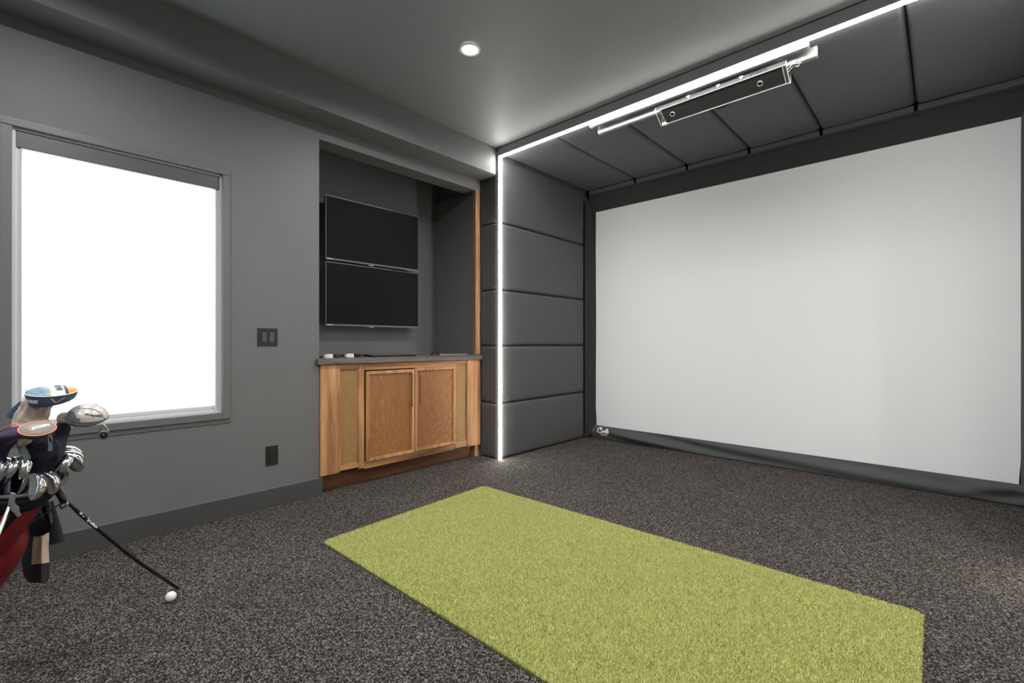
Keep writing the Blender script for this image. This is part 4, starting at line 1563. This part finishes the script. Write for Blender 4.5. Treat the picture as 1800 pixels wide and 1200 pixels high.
# 1 driver cover: slate blue band, white crown
C1 = at(92, 687, 1.60)
hc1 = thing('head_cover', 'slate blue and white driver head cover, topmost in the golf bag', 'head cover', at(60, 760, 1.60))
cv = Cover(C1, PH * 1.0 - UP * 0.13 + VH * 0.12, UP * 0.95 - VH * 0.24 - PH * 0.02, 0.066, 0.056, 0.046, 0.014, 0.40, 0.86)
cv.build_band('band', M['coverblue'], hc1)
cr = cv.build_crown([M['coverteal'], M['coveryellow'], M['coverwhite'], M['dark_print'], M['coverorange']],
                    lambda x, y: 0 if x < -0.16 else 1 if x < -0.06 else 2 if x < 0.44 else 3 if x < 0.52 else 4 if (x < 0.93 and y < 0.1) else 2, hc1)
cv.build_piping(M['piping_white'], hc1, 0.0018)
bm = mapped(bmesh.new(), text_geo('MAVRIK', 0.024, 0.0, 0.0012), lambda x, y: cv.crown(0.016 - y, x * 0.75, 0.0006))
ob('lettering', bm, M['dark_print'], hc1)
# lettering and chevron round the band
th_c = math.radians(212)


def on_band(th0, t0, k=1.0):
    def fn(x, y):
        return cv.band(th0 + x / (0.060 * 0.97) * k, max(0.02, min(0.98, t0 + y / 0.036)), 0.0012)
    return fn


bm = mapped(bmesh.new(), text_geo('MAVRIK', 0.0135, 0.25, 0.0009, 1.05), on_band(math.radians(207), 0.52))
ob('lettering', bm, M['white_mark'], hc1)
bm = bmesh.new()
fb = on_band(math.radians(276), 0.50)
stroke(bm, [(-0.014, 0.010), (-0.009, 0.001), (-0.004, -0.008)], 0.0045, fb)
stroke(bm, [(-0.004, -0.008), (0.004, -0.001), (0.017, 0.008)], 0.0038, fb)
ob('emblem', bm, M['gold_print'], hc1, label='copper chevron emblem')
sock('sock', [(68, 703, 1.60), (62, 718, 1.605), (55, 735, 1.61), (55, 752, 1.61), (60, 790, 1.61), (58, 830, 1.60)], [0.038, 0.038, 0.043, 0.044, 0.034, 0.03], M['sock'], hc1, 9, 0.07)
slab('flap', [(41, 704), (38, 722), (27, 738), (9, 732), (20, 718), (36, 704)], 1.63, 0.012, M['coverblue'], hc1, bevel=0.003)
px_tube('piping', [(46, 682, 1.592), (41, 700, 1.585), (34, 720, 1.578), (22, 744, 1.575)], 0.0018, M['piping_white'], hc1, n=8)

# 2 purple and grey cover
hc2 = thing('head_cover', 'purple and taupe head cover with orange piping, lying over the bag front', 'head cover', at(60, 800, 1.53))
c2 = Cover(at(66, 753, 1.51), PH * 1.0 + UP * 0.02, UP * 0.72 - VH * 0.70 + PH * 0.02, 0.043, 0.0285, 0.034, 0.008, 0.25, 0.72)
c2.build_band('side', M['coverpurple'], hc2)
c2.build_crown([M['covergrey']], lambda x, y: 0, hc2)
c2.build_piping(M['piping_orange'], hc2, 0.0020)
bm = mapped(bmesh.new(), text_geo('RESCUE', 0.0118, 0.2, 0.0007, 1.1), lambda x, y: c2.crown(0.008 - (x * 0.95 - y * 0.3), 0.002 - (y * 0.95 + x * 0.3), 0.0006))
ob('lettering', bm, M['white_mark'], hc2)
bm = bmesh.new()
f2 = lambda x, y: c2.crown(-0.017 + x, -0.007 + y, 0.0006)
stroke(bm, [(-0.006, 0.003), (0.0, 0.0), (0.004, -0.007)], 0.002, f2)
stroke(bm, [(0.005, 0.004), (0.0, 0.0), (-0.003, -0.006)], 0.002, f2)
ob('emblem', bm, M['piping_orange'], hc2)
sock('neck', [(44, 762, 1.515), (28, 762, 1.53), (10, 771, 1.55), (-8, 790, 1.56), (-16, 830, 1.57)], [0.020, 0.030, 0.034, 0.034, 0.030], M['coverpurple'], hc2, 5, 0.02)
px_tube('piping', [(36, 750, 1.500), (26, 745.5, 1.500), (13, 749, 1.508), (0, 757, 1.516), (-10, 768, 1.52)], 0.0019, M['piping_orange'], hc2, n=8)
sock('inner_sock', [(48, 766, 1.525), (44, 773, 1.535), (40, 780, 1.55)], [0.016, 0.017, 0.012], M['sock'], hc2, 7, 0.05)
px_tube('zip_pull', [(86.5, 766, 1.50), (85, 771, 1.50), (86, 777, 1.50), (91, 777, 1.50), (91.5, 771, 1.50), (89, 766, 1.50)], 0.0012, M['gunmetal'], hc2, n=6)
slab('zip_tab', [(85.5, 778), (91.5, 778), (93.5, 792), (84, 793)], 1.50, 0.003, M['slate'], hc2, bevel=0.001)

# dark sleeve between the covers
hc4 = thing('head_cover', 'plain dark navy head cover half hidden under the purple one', 'head cover', at(70, 830, 1.60))
sock('sleeve', [(72, 768, 1.60), (74, 782, 1.60), (72, 800, 1.60), (66, 835, 1.60)], [0.020, 0.043, 0.046, 0.034], M['navy_pad'], hc4, 6, 0.02)
slab('tongue', [(36, 786), (46, 785), (51, 796), (55, 806), (44, 812), (38, 800)], 1.53, 0.01, M['slate'], hc4, bevel=0.003)

# 3 silver cover
hc3 = thing('head_cover', 'rounded pearl silver head cover with a hanging round charm', 'head cover', at(108, 800, 1.68))
c3 = Cover(at(154, 731, 1.68), PH * 1.0 - UP * 0.14 + VH * 0.1, UP * 0.92 - VH * 0.36 + PH * 0.05, 0.059, 0.050, 0.032, 0.048, 0.45, 0.72)
c3.build_band('side', M['silver_lo'], hc3)
c3.build_crown([M['silver']], lambda x, y: 0, hc3)
ob('side_panel', surf(bmesh.new(), lambda u, v: c3.crown_uv(0.06 + 0.30 * u, 0.03 + (0.10 + 0.36 * math.sin(math.pi * min(1, u * 1.1 + 0.1)) ** 0.8) * v) + c3.n * 0.0008 - VH * 0.0006, 16, 10), M['slate'], hc3, smooth=True)
c3.build_piping(M['dark_print'], hc3, 0.0011)


def on_band3(th0, t0):
    return lambda x, y: c3.band(th0 + x / 0.0475, max(0.02, min(0.98, t0 + y / 0.028)), 0.0012)


bm = mapped(bmesh.new(), text_geo('BURNER', 0.0120, 0.25, 0.0007, 1.05), lambda x, y: c3.crown(0.010 + x, -0.0415 - 0.10 * max(0, 0.02 - abs(x)) + y * 0.42 + 0.16 * abs(x), 0.0009))
ob('lettering', bm, M['dark_print'], hc3)
ob('seam', tube(bmesh.new(), [c3.crown(-0.030 + 0.082 * f, -0.012 - 0.026 * f ** 0.8, 0.0004) for f in np.linspace(0, 1, 16)], 0.0009, 6), M['dark_print'], hc3)
bm = mapped(bmesh.new(), text_geo('5', 0.018, 0.15, 0.0005), lambda x, y: c3.crown(0.020 + x, 0.004 + y, 0.0007))
ob('lettering', bm, M['covergrey'], hc3, label='small grey loft number')
sock('hosel_cover', [(137, 733, 1.665), (126, 734, 1.665), (114, 733, 1.67), (109, 740, 1.675)], [0.026, 0.028, 0.023, 0.014], M['silver'], hc3, 3, 0.02)
sock('neck', [(116, 738, 1.685), (110, 752, 1.685), (103, 772, 1.68), (95, 800, 1.66), (84, 832, 1.64)], [0.015, 0.023, 0.024, 0.026, 0.024], M['navy'], hc3, 4, 0.02)
ch = ob('charm', disc(bmesh.new(), at(182, 765, 1.655), -VH, 0.0110, 0.0155, -0.004), M['gunmetal'], hc3, smooth=True, label='round steel charm')
ob('charm_dial', disc(bmesh.new(), at(182, 765, 1.655) - VH * 0.001, -VH, 0, 0.0108, -0.003), M['black_gloss'], ch)
ob('charm_pin', disc(bmesh.new(), at(182, 763.5, 1.655) - VH * 0.0012, -VH, 0, 0.0018, -0.004, 12), M['white_plastic'], ch)
px_tube('charm_loop', [(174, 759, 1.655), (176, 755, 1.655), (181.5, 746, 1.65), (188, 753, 1.655), (190.5, 759, 1.655)], 0.0018, M['steel_shaft'], hc3, n=6)
